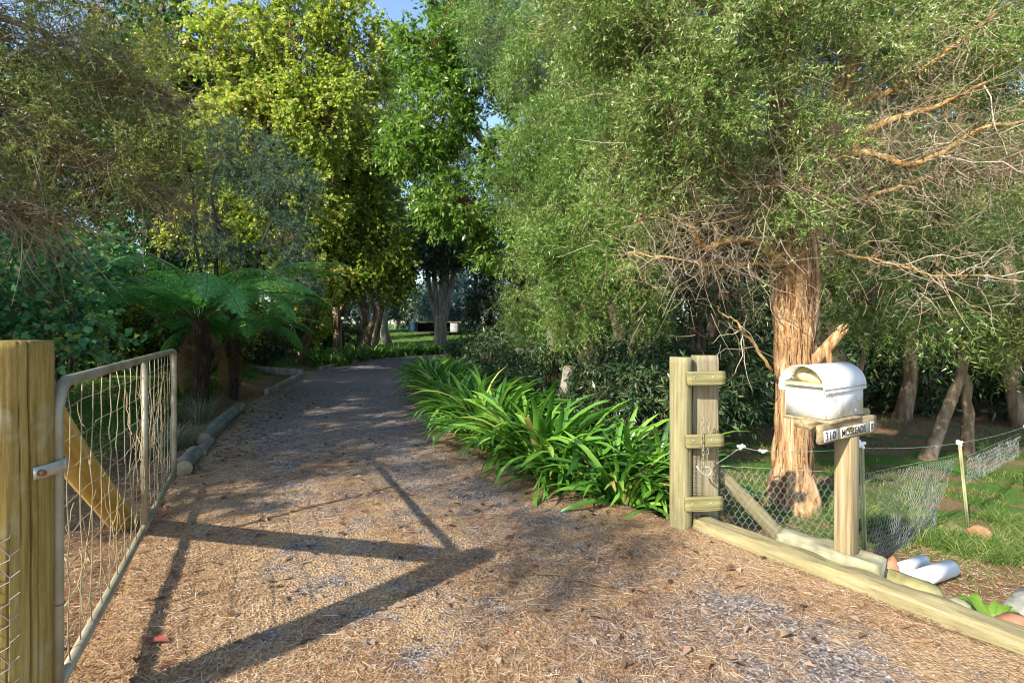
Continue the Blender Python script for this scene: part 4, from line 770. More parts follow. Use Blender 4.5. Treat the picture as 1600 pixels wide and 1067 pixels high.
far_spots = [(-.62, 7.5), (-.2, 7.4), (-.85, 8.3), (-.4, 8.3), (-1.1, 9.1), (-.6, 9.2), (-1.35, 9.9), (-.8, 10.1), (-1.6, 10.8), (-1.1, 10.9), (-1.85, 11.7), (-1.3, 11.8), (-2.05, 12.6), (-1.5, 12.8), (-2.2, 13.8), (-1.6, 13.9), (-2.4, 15), (-1.8, 15.2)]
for n_, (x, y) in enumerate(far_spots):
    agapanthus('shaded agapanthus clump farther along the right edge of the drive', gp(x, y), 1.5, 170, 640 + n_, False, 'shaded agapanthus clumps along the drive')
row = [(-6.95, 21.5), (-6.95, 23.0), (-6.7, 24.4), (-6.2, 25.7), (-5.6, 26.8), (-4.9, 27.8), (-4.1, 28.6), (-3.2, 29.3), (-2.2, 29.9), (-1.2, 30.5), (-7.25, 20.1), (-7.2, 18.8)]
for n_, (x, y) in enumerate(row):
    for q in range(3):
        agapanthus('dark strap-leaved border clump round the outside of the bend', gp(x - .35 + .4 * q + .1 * (n_ % 3), y + .45 + .25 * q), 1.35, 55, 680 + n_ * 3 + q, False, 'border clumps round the bend')
print('agapanthus done')

# ------------------------------------------------------------------ gate and posts
def hexnet(P0, P1, Q0, Q1, cell, r, seed, bow=.03, ragged=0., fn=None, name='netting', parent=None, mat='netting'):
    """chicken wire between bottom edge P0-P1 and top edge Q0-Q1"""
    g = np.random.default_rng(seed); P0, P1, Q0, Q1 = [A(v, float) for v in (P0, P1, Q0, Q1)]
    W = np.linalg.norm(P1 - P0); H = np.linalg.norm(Q0 - P0); nx_ = max(2, int(W / (cell * .866))); ny_ = max(2, int(H / (cell * .75)))
    E = []; pts = {}
    def pt(i, j, k):
        # honeycomb vertex
        x = (i + .5 * (j % 2)) / nx_; y = (j + (.16 if k else -.16) + .5) / ny_; return x, y
    segs = []
    for j in range(ny_):
        for i in range(nx_):
            a = pt(i, j, 0); b_ = pt(i, j, 1); segs.append((a, b_))
            if j + 1 < ny_:
                for di in ((0, -1) if j % 2 == 0 else (0, 1)):
                    c = pt(i + di, j + 1, 0)
                    if 0 <= c[0] <= 1: segs.append((b_, c))
    S = A(segs).reshape(-1, 2, 2); x = S[..., 0:1]; y = S[..., 1:2]
    jx = (fbm(x[..., 0] * W / cell * .7, y[..., 0] * H / cell * .7, seed) - .5)[..., None]
    W3 = (P0 * (1 - x) + P1 * x) * (1 - y) + (Q0 * (1 - x) + Q1 * x) * y
    nrm_ = nrm(np.cross(P1 - P0, Q0 - P0)); W3 = W3 + nrm_ * ((fbm(x[..., 0] * 3 * W, y[..., 0] * 3, seed + 1) - .5)[..., None] * bow * 2) + nrm(P1 - P0) * jx * cell * .22 + A([0, 0, 1]) * ((fbm(x[..., 0] * W / cell * .8 + 9, y[..., 0] * 5, seed + 4) - .5)[..., None] * cell * .25)
    if fn is not None: W3 = fn(x, y, W3)
    if ragged: keep = g.random(len(W3)) > ragged; W3 = W3[keep]
    return vtubes(W3, np.full((len(W3), 2), r), 4)

def crack_post(r, h, seed, cracks, sides=72, rings=40, top_tilt=0):
    z = np.linspace(-.15, h, rings); th = np.linspace(0, 2 * np.pi, sides, endpoint=False)
    R = r * (1 + .03 * (vnoise(th[None] * 1.5 + 3, z[:, None] * 1.2, seed) - .5) + .012 * (vnoise(th[None] * 9, z[:, None] * 2.5, seed + 1) - .5))
    for a, w, dpt, za, zb in cracks:
        dz = a + .05 * np.sin(z * 3 + a) + .03 * (vnoise(z * 5, z * 0, seed) - .5); R = R - r * dpt * np.exp(-((th[None] - dz[:, None]) / w) ** 2) * (smooth(z, za, za + .1) * (1 - smooth(z, zb - .05, zb + .05)))[:, None]
    V = np.stack([R * np.cos(th), R * np.sin(th), z[:, None] + 0 * R + top_tilt * R * np.cos(th) * (z[:, None] > h - .01)], -1)
    V[-1, :, :2] *= .985
    i = np.arange(rings - 1)[:, None]; j = np.arange(sides)[None]; j2 = (j + 1) % sides
    F = np.stack([i * sides + j, i * sides + j2, (i + 1) * sides + j2, (i + 1) * sides + j], -1).reshape(-1, 4)
    Vv = V.reshape(-1, 3); m = len(Vv); Vv = np.concatenate([Vv, [[0, 0, h - .002]]]); jj = np.arange(sides); e = (rings - 1) * sides
    return Vv, [F, np.stack([np.full(sides, m), e + jj, e + (jj + 1) % sides], -1)]

gpL = A([-1.712, 1.74, 0]); rp = thing('gate_post', 'round lichened timber post carrying the gate hinge', 'post', tuple(gpL))
PR_ = .118; obj('post', crack_post(PR_, 1.408, 5, [(5.93, .013, .24, -.2, 1.5), (6.12, .012, .14, .2, 1.0), (5.45, .01, .1, -.2, .8), (5.7, .01, .08, .7, 1.5)], 260, 60), M['post_old'], rp, sm=True)
def wrap(x, y, Wd):
    a = 3.5 + x[..., 0] * 2.2; rr = PR_ + .006 + .012 * (fbm(x[..., 0] * 6, y[..., 0] * 6, 8)); z = -.02 + y[..., 0] * .84 + .03 * np.sin(a * 3)
    return np.stack([rr * np.cos(a), rr * np.sin(a), z], -1)
obj('loose_netting', hexnet((0, 0, 0), (.26, 0, 0), (0, 0, .84), (.26, 0, .84), .046, .0013, 4, fn=wrap, ragged=.04), M['netting'], rp)
# gate
G0 = A([-1.628, 1.83, 0]); G1 = A([-3.022, 4.58, 0]); gd = nrm(G1 - G0); GL = np.linalg.norm(G1 - G0); ga = math.atan2(gd[1], gd[0])
gate = thing('farm_gate', 'open galvanised pipe farm gate filled with sagging wire mesh', 'gate', tuple(G0), ga)
zb, zt, rc = .165, 1.252, .13
def arc(cx, cz, a0, a1, n=8): return [(cx + rc * math.cos(a), 0, cz + rc * math.sin(a)) for a in np.linspace(a0, a1, n)]
fr = [(0, 0, zb)] + [(0, 0, z) for z in np.linspace(zb + .1, zt - rc - .02, 6)] + arc(rc, zt - rc, math.pi, math.pi / 2) + [(x, 0, zt) for x in np.linspace(rc + .1, GL - .1, 10)] + [(GL - .05, 0, zt - .005), (GL - .02, 0, zt - .02), (GL, 0, zt - .055)] + [(GL, 0, z) for z in np.linspace(zt - .12, zb, 8)]
obj('frame', tube(fr, .0215, 14), M['galv'], gate, sm=True)
obj('bottom_rail', tube([(-.02, 0, zb), (GL * .25, 0, zb - .008), (GL * .5, 0, zb - .006), (GL + .01, 0, zb)], .021, 14), M['galv'], gate, sm=True)
obj('stile', tube([(GL * .545, .0, zb + .012), (GL * .545, 0, zt - .012)], .0185, 12), M['galv'], gate, sm=True)
g = np.random.default_rng(12)
for z in np.linspace(zb + .1, zt - .1, 8):
    xs = np.linspace(.01, GL - .01, 26); zz = z + .004 * np.sin(xs * 5 + z * 9) - .03 * np.sin(np.pi * xs / GL) ** 2 * (1 if z < .9 else .4) + g.normal(size=26) * .003
    obj('wire', tube(np.stack([xs, .012 + g.normal(size=26) * .006, zz], 1), .0022, 5), M['wire'], gate, sm=True)
for x in np.linspace(.13, GL - .1, 19):
    zz = np.linspace(zb + .01, zt - .015, 12); obj('wire', tube(np.stack([x + .004 * np.sin(zz * 6 + x * 4) + g.normal(size=12) * .0015, -.002 + g.normal(size=12) * .004, zz], 1), .0024, 5), M['wire'], gate, sm=True)
# tie wire, hinge strap
obj('tie_wire', tube([(.024 * math.cos(a), .024 * math.sin(a), .47 + .006 * math.sin(a)) for a in np.linspace(0, 6.2, 16)], .0018, 5), M['rust'], gate, sm=True)
hz = .965
sv = []
prof = [(.0285 * math.cos(a), .0285 * math.sin(a)) for a in np.linspace(-1.75, 2.2, 14)]
mb = MB()
def strapband(pts, hh, th):
    pts = A(pts); k = len(pts); tn = nrm(np.gradient(pts, axis=0)); nn = np.stack([tn[:, 1], -tn[:, 0]], 1); V = []
    for p, n_ in zip(pts, nn):
        for o_, z in ((0, -hh / 2), (th, -hh / 2), (th, hh / 2), (0, hh / 2)): V.append((p[0] + n_[0] * o_, p[1] + n_[1] * o_, z))
    i = np.arange(k - 1)[:, None] * 4; j = np.arange(4)[None]; j2 = (j + 1) % 4; return A(V), [np.stack([i + j, i + j2, i + 4 + j2, i + 4 + j], -1).reshape(-1, 4), A([[0, 3, 2, 1], [4 * k - 4, 4 * k - 3, 4 * k - 2, 4 * k - 1]])]
pc = gpL - G0; arcp = [(pc[0] + .123 * math.cos(a), pc[1] + .123 * math.sin(a)) for a in np.linspace(-.30, .12, 6)]
mb.add(*strapband(arcp + [(.036, -.045), (.034, -.022)] + [(.0265 * math.cos(a), .0265 * math.sin(a)) for a in np.linspace(-.3, 3.0, 14)], .042, .004))
hs = obj('hinge_strap', mb.get(), M['zinc'], gate, (0, 0, hz), (0, 0, -ga))
obj('bolt', tube([(pc[0] + r_b * math.cos(-.14), pc[1] + r_b * math.sin(-.14), 0) for r_b in (.124, .142)], [.012, .010], 8), M['rust'], hs)
# yellow brace pole from the post to the ground behind the gate
a_, b_ = A([-1.80, 1.87, 1.28]), A([-2.88, 3.78, .0]); L_ = np.linalg.norm(b_ - a_); c_ = (a_ + b_) / 2
Vb, Fb = tube(np.stack([np.linspace(-L_ / 2, L_ / 2, 20), .01 * np.sin(np.linspace(0, 5, 20)), 0 * np.linspace(0, 1, 20)], 1), np.linspace(.072, .08, 20), 20, True, lambda u, th: 1 + .06 * (vnoise(th * 2, u * 8, 3) - .5))
o = obj('brace_pole', (Vb, Fb), M['brace'], None, tuple(c_), Vector(b_ - a_).to_track_quat('X', 'Z').to_euler(), True); tag(o, 'yellowed round brace pole slanting from the gate post into the ground', 'pole')
# dry creeper caught in the gate
n = 46; x = .15 + g.random(n) ** .8 * (GL - .3); z0 = .15 + g.random(n) * .75; d = nrm(np.stack([g.normal(size=n) * .35, g.normal(size=n) * .12, .7 + .6 * g.random(n)], 1) * g.choice([-1, 1], n)[:, None]); L_ = .12 + .4 * g.random(n); s = np.linspace(0, 1, 7)
P = np.stack([x, .02 + .05 * g.random(n), z0], 1)[:, None] + d[:, None] * (L_[:, None] * s)[..., None] + (g.normal(size=(n, 1, 3)) * A([.2, .05, .15])) * (L_[:, None, None] * (s ** 2)[None, :, None]) + g.normal(size=(n, 7, 3)) * .006
P[..., 2] = np.clip(P[..., 2], .04, 1.2)
o = obj('dry_creeper', vtubes(P, np.linspace(.0028, .001, 7)[None] * (.5 + g.random(n))[:, None], 4), M['creeper'], None, tuple(G0), (0, 0, ga), True); tag(o, 'dead brown creeper stems tangled through the gate mesh', 'creeper', kind=None)

# right gate post group
rpB = A([1.238, 3.76, -.01]); ps = thing('slip_post', 'pale timber gate post with a plank joined by three short slats', 'post', tuple(rpB))
obj('post', crack_post(.078, 1.25, 15, [(5.2, .03, .06, .3, 1.0)], 48, 30), M['post_new'], ps, sm=True)
V, F = timber(1.27, .195, .045, seed=4); V = V[:, [1, 2, 0]] + A([.193, .045, .625]); obj('plank', (V, [f[:, ::-1] for f in F]), M['plank'], ps, sm=False)
for z, x0, tl in ((1.105, .15, .02), (.655, .14, .03), (.205, .135, .045)):
    V, F = timber(.272, .03, .095, seed=int(z * 10), nx=8); o = obj('slat', (V, F), M['slat'], ps, (x0, -.094, z), (0, -tl, 0))
    for bx_ in (-.085, .045): obj('nail', tube([(bx_, -.014, .008), (bx_, -.019, .008)], [.0075, .005], 8), M['zinc'], o)
mb = MB(); gy_ = np.linspace(.05, .66, 34)
for z in gy_: mb.add(*tube([(-.024, 0, z), (.024, 0, z + .003)], .0012, 4))
for x in np.linspace(-.024, .024, 6): mb.add(*tube([(x, 0, .03), (x + .003, .002, .35), (x, 0, .68)], .0012, 4))
V, F = mb.get(); obj('mesh_strip', (V + A([.105, -.03, 0]), F), M['wire'], ps)
# chain with hook
ch = thing('gate_chain', 'steel chain with an open hook hanging on the slip post', 'chain', tuple(rpB + A([.118, -.118, .0])))
lk = []
for a in np.linspace(0, 2 * np.pi, 17): lk.append((.0085 * math.cos(a), 0, .0125 * math.sin(a) + (.008 if math.sin(a) > 0 else -.008)))
lme = mesh('link', *tube(lk, .0026, 6, False), M['galv'], True)
zz = np.arange(.83, .43, -.0315)
for q, z in enumerate(zz): link('link', lme, ch, (.002 * math.sin(q), -.004, z), (0, .1 * math.sin(q * 2), (q % 2) * 1.57 + .3))
for q, z in enumerate(np.arange(.80, .44, -.0315)): link('link', lme, ch, (.045 + .012 * math.sin(q * .5), .02, z), (0, .2 * math.sin(q), (q % 2) * 1.57 + .6))
hk = [(-.045, -.01, .485), (-.03, -.012, .455), (-.005, -.014, .43), (.03, -.014, .415), (.052, -.012, .43), (.058, -.01, .455), (.04, -.01, .475), (.012, -.008, .478)]
obj('hook', tube(hk, [.0055] * 7 + [.004], 8), M['zinc'], ch, sm=True)

# ------------------------------------------------------------------ edging, block, mailbox
e0, e1 = A([1.30, 3.70]), A([3.05, 1.10]); ed = nrm(e1 - e0); EL_ = np.linalg.norm(e1 - e0); ea = math.atan2(ed[1], ed[0]); en = A([-ed[1], ed[0]]) * -1; en = en if en[0] > 0 else -en
c2 = (e0 + e1) / 2 + en * .085
V, F = timber(EL_, .17, .26, wob=.016, seed=8, nx=90, round_top=.22)
tag(obj('edging_log', (V, F), M['edge_log'], None, (c2[0], c2[1], -.055), (0, 0, ea), True), 'long pale split log edging the drive from the slip post', 'log')
c3 = e0 + ed * .80 + en * .27
V, F = timber(.56, .19, .26, wob=.02, seed=18, nx=24, round_top=.08); tag(obj('stone_block', (V, F), M['stone'], None, (c3[0], c3[1], -.02), (0, .03, ea + .06), True), 'pale square-cut stone block at the foot of the mailbox post', 'stone block')

mx_, my_ = 2.03, 3.11; mb_root = thing('mailbox', 'white round-topped mailbox on a timber post with a numbered name board', 'mailbox', (mx_, my_, gz(mx_, my_)))
Z0 = gz(mx_, my_); sdir = A([.866, .5]); th = math.radians(30)
def mloc(x, y, z): return (x - mx_, y - my_, z - Z0)
obj('post', box(.1, .098, .80 + .3, .006, (0, 0, 0)), M['post_box'], mb_root, (0, 0, .80 - Z0 - .55 + .0), (0, .012, th))
BC = A([1.81, 2.95]) + sdir * .2 + A([-.5, .866]) * .12    # box centre
bl, bw, bh, zb_ = .40, .245, .18, .926
body = MB(); t_ = .004
body.add(*box(bl, t_, bh, 0, (0, -bw / 2, bh / 2))); body.add(*box(bl, t_, bh, 0, (0, bw / 2, bh / 2))); body.add(*box(t_, bw - t_ * 2.2, bh, 0, (-bl / 2, 0, bh / 2))); body.add(*box(t_, bw - t_ * 2.2, bh, 0, (bl / 2, 0, bh / 2))); body.add(*box(bl - .01, bw - .01, t_, 0, (0, 0, .004)))
bo = obj('body', body.get(), M['white_paint'], mb_root, mloc(BC[0], BC[1], zb_), (0, -.015, th))
# lid: barrel roof along the length with overhang
n = 26; a = np.linspace(0, np.pi, n); rw, rh = bw / 2 + .012, .128; prof = [(-rw, -.028)] + [(-rw * math.cos(q), rh * math.sin(q)) for q in a] + [(rw, -.028)]
prof = A(prof); tn = nrm(np.gradient(prof, axis=0)); pn = np.stack([-tn[:, 1], tn[:, 0]], 1); inner = prof - pn * .003
k = len(prof); V = []
for x in (-bl / 2 - .045, bl / 2 + .02):
    for P_ in (prof, inner): V += [(x, p[0], p[1] + bh) for p in P_]
V = A(V); F = []
for i in range(k - 1):
    F += [(i, i + 1, 2 * k + i + 1, 2 * k + i), (k + i + 1, k + i, 3 * k + i, 3 * k + i + 1), (i + 1, i, k + i, k + i + 1), (2 * k + i, 2 * k + i + 1, 3 * k + i + 1, 3 * k + i)]
ld = obj('lid', (V, A(F)), M['white_paint'], mb_root, mloc(BC[0], BC[1], zb_), (0, -.015, th), True)
# rolled rim round the front opening and eave bead
obj('rim', tube([(-bl / 2 - .045, p[0], p[1] + bh) for p in prof], .0035, 6), M['white_paint'], ld, sm=True)
obj('eave_bead', tube([(-bl / 2 - .045, -rw - .002, bh - .003), (bl / 2 + .02, -rw - .002, bh - .003)], .003, 6), M['ink_faded'], ld)
# sloping flap and yellowed inside at the open end
V = A([(-bl / 2 - .03, -rw + .012, bh + .012), (-bl / 2 - .03, rw - .012, bh + .012), (-bl / 2 + .05, rw - .014, bh + .03), (-bl / 2 + .05, -rw + .014, bh + .03)]); obj('sill', (np.concatenate([V, V - A([0, 0, .006])]), A([[0, 1, 2, 3], [7, 6, 5, 4], [0, 4, 5, 1], [1, 5, 6, 2], [2, 6, 7, 3], [3, 7, 4, 0]])), M['cream'], ld)
V = [(-bl / 2 + .085, 0, bh)] + [(-bl / 2 + .085, -(rw - .006) * math.cos(q), bh + (rh - .004) * math.sin(q)) for q in a]; obj('end_panel', (A(V), A([[0, i + 1, i + 2] for i in range(len(a) - 1)])), M['cream'], ld)
V, F = rock(.028, .075, .035, 4, 3, .5); obj('nest', (V + A([-bl / 2 + .05, -.01, bh + .055]), F), M['cream'], ld, sm=True)
obj('latch', tube([(bl / 2 - .36, -rw - .003, bh - .03), (bl / 2 - .36, -rw - .008, bh - .045), (bl / 2 - .36, -rw + .004, bh - .052)], .003, 6), M['rust'], ld)
def text(s, size, mat, parent, loc, rot, name='lettering', ext=.0008, sx=1.):
    cu = bpy.data.curves.new(name, 'FONT'); cu.body = s; cu.size = size; cu.extrude = ext; cu.align_x = 'LEFT'; cu.resolution_u = 3; cu.offset = size * .004
    tmp = bpy.data.objects.new('tmp', cu); COL.objects.link(tmp); dg = bpy.context.evaluated_depsgraph_get(); me = bpy.data.meshes.new_from_object(tmp.evaluated_get(dg)); bpy.data.objects.remove(tmp); me.materials.clear(); me.materials.append(mat); me.name = name
    return link(name, me, parent, loc, rot, (sx, 1, 1))
R90 = math.pi / 2
# faded letters low on the box faces (long side faces the road, short side the drive)
for s, x in (('A', -.075), ('R', .105)): text(s, .036, M['ink_faded'], bo, (x, -bw / 2 - .003, .012), (R90, 0, 0))
text("'", .03, M['ink_faded'], bo, (.06, -bw / 2 - .003, -.004), (R90, 0, 0)); text('..', .05, M['ink_faded'], bo, (-.02, -bw / 2 - .003, .01), (R90, 0, 0))
for q, yy in enumerate((.075, .03, -.01)): text(('S', ':', "'")[q], .026, M['ink_faded'], bo, (-bl / 2 - .003, yy, .014), (R90, 0, -R90))
# shelf, cross piece, sign board
SB = A([1.733, 2.90]); SC_ = SB + sdir * .31
V, F = timber(.34, .30, .022, seed=5, nx=10); obj('shelf', (V, F), M['post_box'], mb_root, mloc(BC[0] - sdir[0] * .03, BC[1] - sdir[1] * .03, .911), (0, -.015, th))
V, F = timber(.66, .10, .045, seed=6, nx=16); br = SC_ + A([-.5, .866]) * .10; obj('bearer', (V, F), M['sign_wood'], mb_root, mloc(br[0] + .035, br[1] + .02, .902), (0, -.05, th))
sgn = thing if False else None
V, F = timber(.62, .028, .108, seed=7, nx=16); sg = obj('sign_board', (V, F), M['sign_wood'], mb_root, mloc(SC_[0], SC_[1], .852), (0, -.015, th))
def tiles(x0, x1, m): obj('letter_tile', box(x1 - x0, .002, .062, 0, ((x0 + x1) / 2, -.0165, -.012)), M[m], sg)
tiles(-.28, -.135, 'letter_tile'); tiles(-.105, .215, 'letter_tile_old'); tiles(.228, .272, 'letter_tile_old')
text('310', .066, M['ink'], sg, (-.272, -.0185, -.035), (R90, 0, 0), sx=1.15); text('MCGLEADS', .06, M['ink'], sg, (-.098, -.0185, -.033), (R90, 0, 0), sx=.88); text('R', .062, M['ink'], sg, (.232, -.0185, -.032), (R90, 0, 0), sx=.8)

# ------------------------------------------------------------------ wire fence
FP = [A([2.43, 3.53]), A([4.62, 5.18]), A([6.9, 6.9])]
fence = thing('wire_fence', 'low chicken-wire fence with an electric strand on white insulators', 'fence', tuple(gp(2.43, 3.53))); FO = gp(2.43, 3.53)
tops = [.63, .27, .10]
for p, tz, ln in zip(FP, tops, (-.03, -.10, .02)):
    b_ = gp(*p) - FO; t_ = A([p[0], p[1], tz]) - FO + A([ln, 0, 0]); mb = MB(); mb.add(*tube([b_ - A([0, 0, .15]), t_], .012, 3)); mb.add(*tube([b_ - A([0, 0, .15]) + A([.012, -.008, 0]), t_ + A([.012, -.008, 0])], .010, 4))
    po = obj('post', mb.get(), M['steel_post'], fence)
    iv = MB(); c = t_ + A([0, 0, .02])
    for dx, dy, dz, s_ in ((0, 0, 0, .026), (.02, -.01, .012, .014), (-.022, -.008, .01, .013), (.012, -.012, -.018, .012), (-.008, .0, .022, .014)): iv.add(*box(s_ * 1.5, s_ * 1.5, s_ * 1.5, s_ * .35, c + A([dx, dy, dz]), 2))
    obj('insulator', iv.get(), M['insul'], fence, sm=True)
wp = [rpB + A([.25, -.02, .47]), px(1158, 698, 3.75), px(1192, 705, 3.7), A([2.40, 3.53, tops[0] - .005]), A([4.52, 5.18, tops[1] + .02]), A([6.9, 6.9, tops[2] + .02]), A([9.5, 8.6, .1])]
P = []
for u, v in zip(wp[:-1], wp[1:]):
    t = np.linspace(0, 1, 12)[:-1, None]; s_ = u * (1 - t) + v * t; s_[:, 2] -= (.02 * 4 * t * (1 - t))[:, 0] * min(1, np.linalg.norm(v - u)); P.append(s_)
P = np.concatenate(P + [wp[-1][None]]); obj('strand', tube(P - FO, .0022, 5), M['netting'], fence, sm=True)
for q in (1, 2):
    iv = MB(); c = wp[q] - FO
    for dx, dy, dz, s_ in ((0, 0, 0, .018), (.022, 0, .004, .012), (-.02, 0, .006, .013), (.006, -.004, .016, .01), (-.006, 0, -.014, .01))[:5 if q == 1 else 3]: iv.add(*box(s_ * 1.5, s_ * 1.2, s_ * 1.3, s_ * .3, c + A([dx, dy, dz]), 2))
    obj('insulator', iv.get(), M['insul'], fence, sm=True)
pA = rpB[:2] + A([.3, .06])
obj('netting', hexnet(np.append(pA, -.22) - FO, A([2.43, 3.55, gz(2.43, 3.55) - .02]) - FO, np.append(pA, .42) - FO, A([2.43, 3.55, .44]) - FO, .052, .0013, 31, .015), M['netting'], fence)
obj('netting', hexnet(A([2.47, 3.6, gz(2.47, 3.6) - .02]) - FO, A([3.9, 4.75, gz(3.9, 4.75) - .03]) - FO, A([2.47, 3.6, .42]) - FO, A([4.5, 5.2, .16]) - FO, .052, .0013, 32, .04), M['netting'], fence)
obj('netting', hexnet(A([4.64, 5.22, -.16]) - FO, A([6.9, 6.95, -.3]) - FO, A([4.64, 5.22, .14]) - FO, A([6.9, 6.95, .02]) - FO, .056, .0014, 33, .03), M['netting'], fence)
for u, v, zz in ((np.append(pA, .42), A([2.43, 3.55, .44]), 0), (A([2.47, 3.6, .42]), A([4.5, 5.2, .16]), 0), (A([4.64, 5.22, .14]), A([6.9, 6.95, .02]), 0)):
    t = np.linspace(0, 1, 14)[:, None]; obj('selvedge_wire', tube(u * (1 - t) + v * t + A([0, 0, .005]) - FO, .002, 5), M['netting'], fence)
# diagonal stay log behind the netting
a_, b_ = A([1.56, 3.92, .36]), A([2.12, 3.86, -.22]); L_ = np.linalg.norm(b_ - a_)
V, F = tube(np.stack([np.linspace(-L_ / 2, L_ / 2, 14), 0 * np.linspace(0, 1, 14), .008 * np.sin(np.linspace(0, 4, 14))], 1), np.linspace(.05, .062, 14), 14)
tag(obj('stay_log', (V, F), M['edge_log'], None, tuple((a_ + b_) / 2), Vector(b_ - a_).to_track_quat('X', 'Z').to_euler(), True), 'slanting stay log behind the netting next to the slip post', 'log')
# stump left of the slip post
s_ = gp(1.55, 5.0); tag(obj('stump', crack_post(.07, .62, 33, [(4.2, .05, .1, 0, .6)], 24, 12), M['dark_log'], None, tuple(s_), (0, .03, 0), True), 'dark weathered stump post behind the slip post', 'stump')

# pipes, rocks, weed
def pipe(label, a, b, r, split=False):
    a = A(a, float); b = A(b, float); d = b - a; L = np.linalg.norm(d); n = 28; th_ = np.linspace(0, 2 * np.pi, n, endpoint=False); V = []
    for x in (0, L):
        for rr in (r, r - .004): V.append(np.stack([np.full(n, x), rr * np.cos(th_), rr * np.sin(th_)], 1))
    V = np.concatenate(V); j = np.arange(n); k = (j + 1) % n
    F = np.concatenate([np.stack([j, k, 2 * n + k, 2 * n + j], 1), np.stack([n + k, n + j, 3 * n + j, 3 * n + k], 1), np.stack([j, n + j, n + k, k], 1), np.stack([2 * n + k, 3 * n + k, 3 * n + j, 2 * n + j], 1)])
    tag(obj('plastic_pipe', (V, F), M['pvc'], None, tuple(a), Vector(d).to_track_quat('X', 'Z').to_euler(), True), label, 'pipe')
q0 = gz(2.6, 3.4) + .06; q1 = gz(3.05, 3.6) + .06
pipe('thick white plastic pipe lying in front of the thinner pipe', (2.52, 3.27, q0 + .01), (3.1, 3.62, q1 + .01), .055)
pipe('thinner white plastic pipe lying half hidden behind the thick pipe', (2.50, 3.42, q0 - .01), (3.02, 3.76, q1 - .005), .045)
def stone(label, x, y, s, mat, seed, dz=0., rz=0., cat='rock'):
    o = obj('rock', rock(*s, seed, 2, .95), M[mat], None, (x, y, gz(x, y) + dz), (0, 0, rz), False); return tag(o, label, cat)
stone('flat mossy rock wedged between the edging log and the pipes', 2.31, 2.98, (.15, .07, .07), 'mossy', 3, .12, ea)
stone('rough grey lichened rock near the broad-leaved weed', 3.0, 2.98, (.14, .11, .11), 'grey_rock', 5, .06)
stone('flat red stone fragment beside the weed', 2.63, 2.66, (.12, .07, .05), 'red_rock', 6, .1, .4)
stone('small pale stone beside the mossy rock', 2.48, 2.86, (.06, .05, .05), 'stone', 7, .1)
stone('rounded rusty-brown stone lying at the foot of the second steel post', 4.3, 4.72, (.09, .08, .07), 'red_rock', 8, .03)
stone('darker brown stone beside the rounded rusty stone', 4.12, 4.78, (.09, .08, .06), 'mossy', 9, .02)
stone('small orange-brown stone splinter standing by the first steel post', 2.55, 3.43, (.03, .03, .09), 'red_rock', 11, .05)
wd = thing('broadleaf_weed', 'bright broad-leaved weed rosette beside the edging log', 'plant', tuple(gp(2.62, 2.82) + A([0, 0, .05]))); g = np.random.default_rng(77)
wl = []
for q in range(3):
    k = 7; t = np.linspace(0, 1, k); w = .03 * np.sin(np.pi * (t * .93 + .04)) ** .7; x = t * .14; z = .05 * np.sin(t * 2.2) * (1 + .4 * q)
    V = np.stack([np.stack([x, -w, z + w * .3], 1), np.stack([x, 0 * x, z], 1), np.stack([x, w, z + w * .3], 1)], 1).reshape(-1, 3); i = np.arange(k - 1)[:, None] * 3; j = np.arange(2)[None]; wl.append(mesh('leaf', V, np.stack([i + j, i + j + 1, i + j + 4, i + j + 3], -1).reshape(-1, 4), M['weed'], True))
for q in range(22): a = q * 2.4; s_ = .5 + .5 * g.random(); link('leaf', wl[q % 3], wd, (.05 * math.cos(a) * g.random() * 2, .05 * math.sin(a) * g.random() * 2, .01 * g.random()), (g.normal() * .2, -.5 * g.random(), a), (s_, s_, s_))

# ------------------------------------------------------------------ left edge logs, culvert, tuft, far posts
def log(name, label, a, b, r, mat='dark_log', cat='log', end=True, seed=1):
    a = A(a, float); b = A(b, float); L = np.linalg.norm(b - a); k = 18
    V, F = tube(np.stack([np.linspace(-L / 2, L / 2, k), .015 * np.sin(np.linspace(0, 4, k)), 0 * np.zeros(k)], 1), r * (1 + .05 * np.sin(np.linspace(0, 7, k))), 18, False, lambda u, th_: 1 + .12 * (vnoise(th_ * 2.5, u * 9, seed) - .5))
    rt = thing(name, label, cat, tuple((a + b) / 2)); rt.rotation_euler = Vector(b - a).to_track_quat('X', 'Z').to_euler(); obj('bark', (V, F), M[mat], rt, sm=True)
    for x, s_ in ((-L / 2, 1), (L / 2, -1)): obj('cut_end', tube([(x + s_ * .012, 0, 0), (x, 0, 0)] if s_ > 0 else [(x - .012, 0, 0), (x, 0, 0)], [r * .96, r * .9], 16), M['log_end'], rt)
log('edge_log', 'short grey log lying at the far end of the gate', (-3.22, 5.02, .075), (-3.5, 5.62, .07), .085, seed=2)
log('edge_log', 'long dark log lying along the left edge of the drive', (-3.83, 6.35, .07), (-4.75, 8.9, .08), .095, seed=3)
log('edge_log', 'thin broken grey branch between the two edge logs', (-3.48, 5.75, .045), (-3.78, 6.4, .05), .05, seed=4)
def beam(label, a, b, w, h, mat='dark_log'):
    a = A(a, float); b = A(b, float); L = np.linalg.norm(b - a); V, F = timber(L, w, h, wob=.01, nx=16, seed=int(L * 10)); tag(obj('culvert_beam', (V, F), M[mat], None, tuple((a + b) / 2), Vector(b - a).to_track_quat('X', 'Z').to_euler(), True), label, 'timber')
beam('grey timber kerb along the drive past the mossy bank', (-5.35, 11.2, .05), (-6.35, 15.6, .06), .14, .14, 'bark_grey')
beam('grey timber headwall across the ditch meeting the kerb', (-6.3, 15.4, .12), (-8.2, 15.9, .2), .1, .2, 'bark_grey')
beam('low grey kerb timber round the outside of the bend', (-6.75, 18, .04), (-6.75, 23, .05), .12, .14, 'bark_grey')
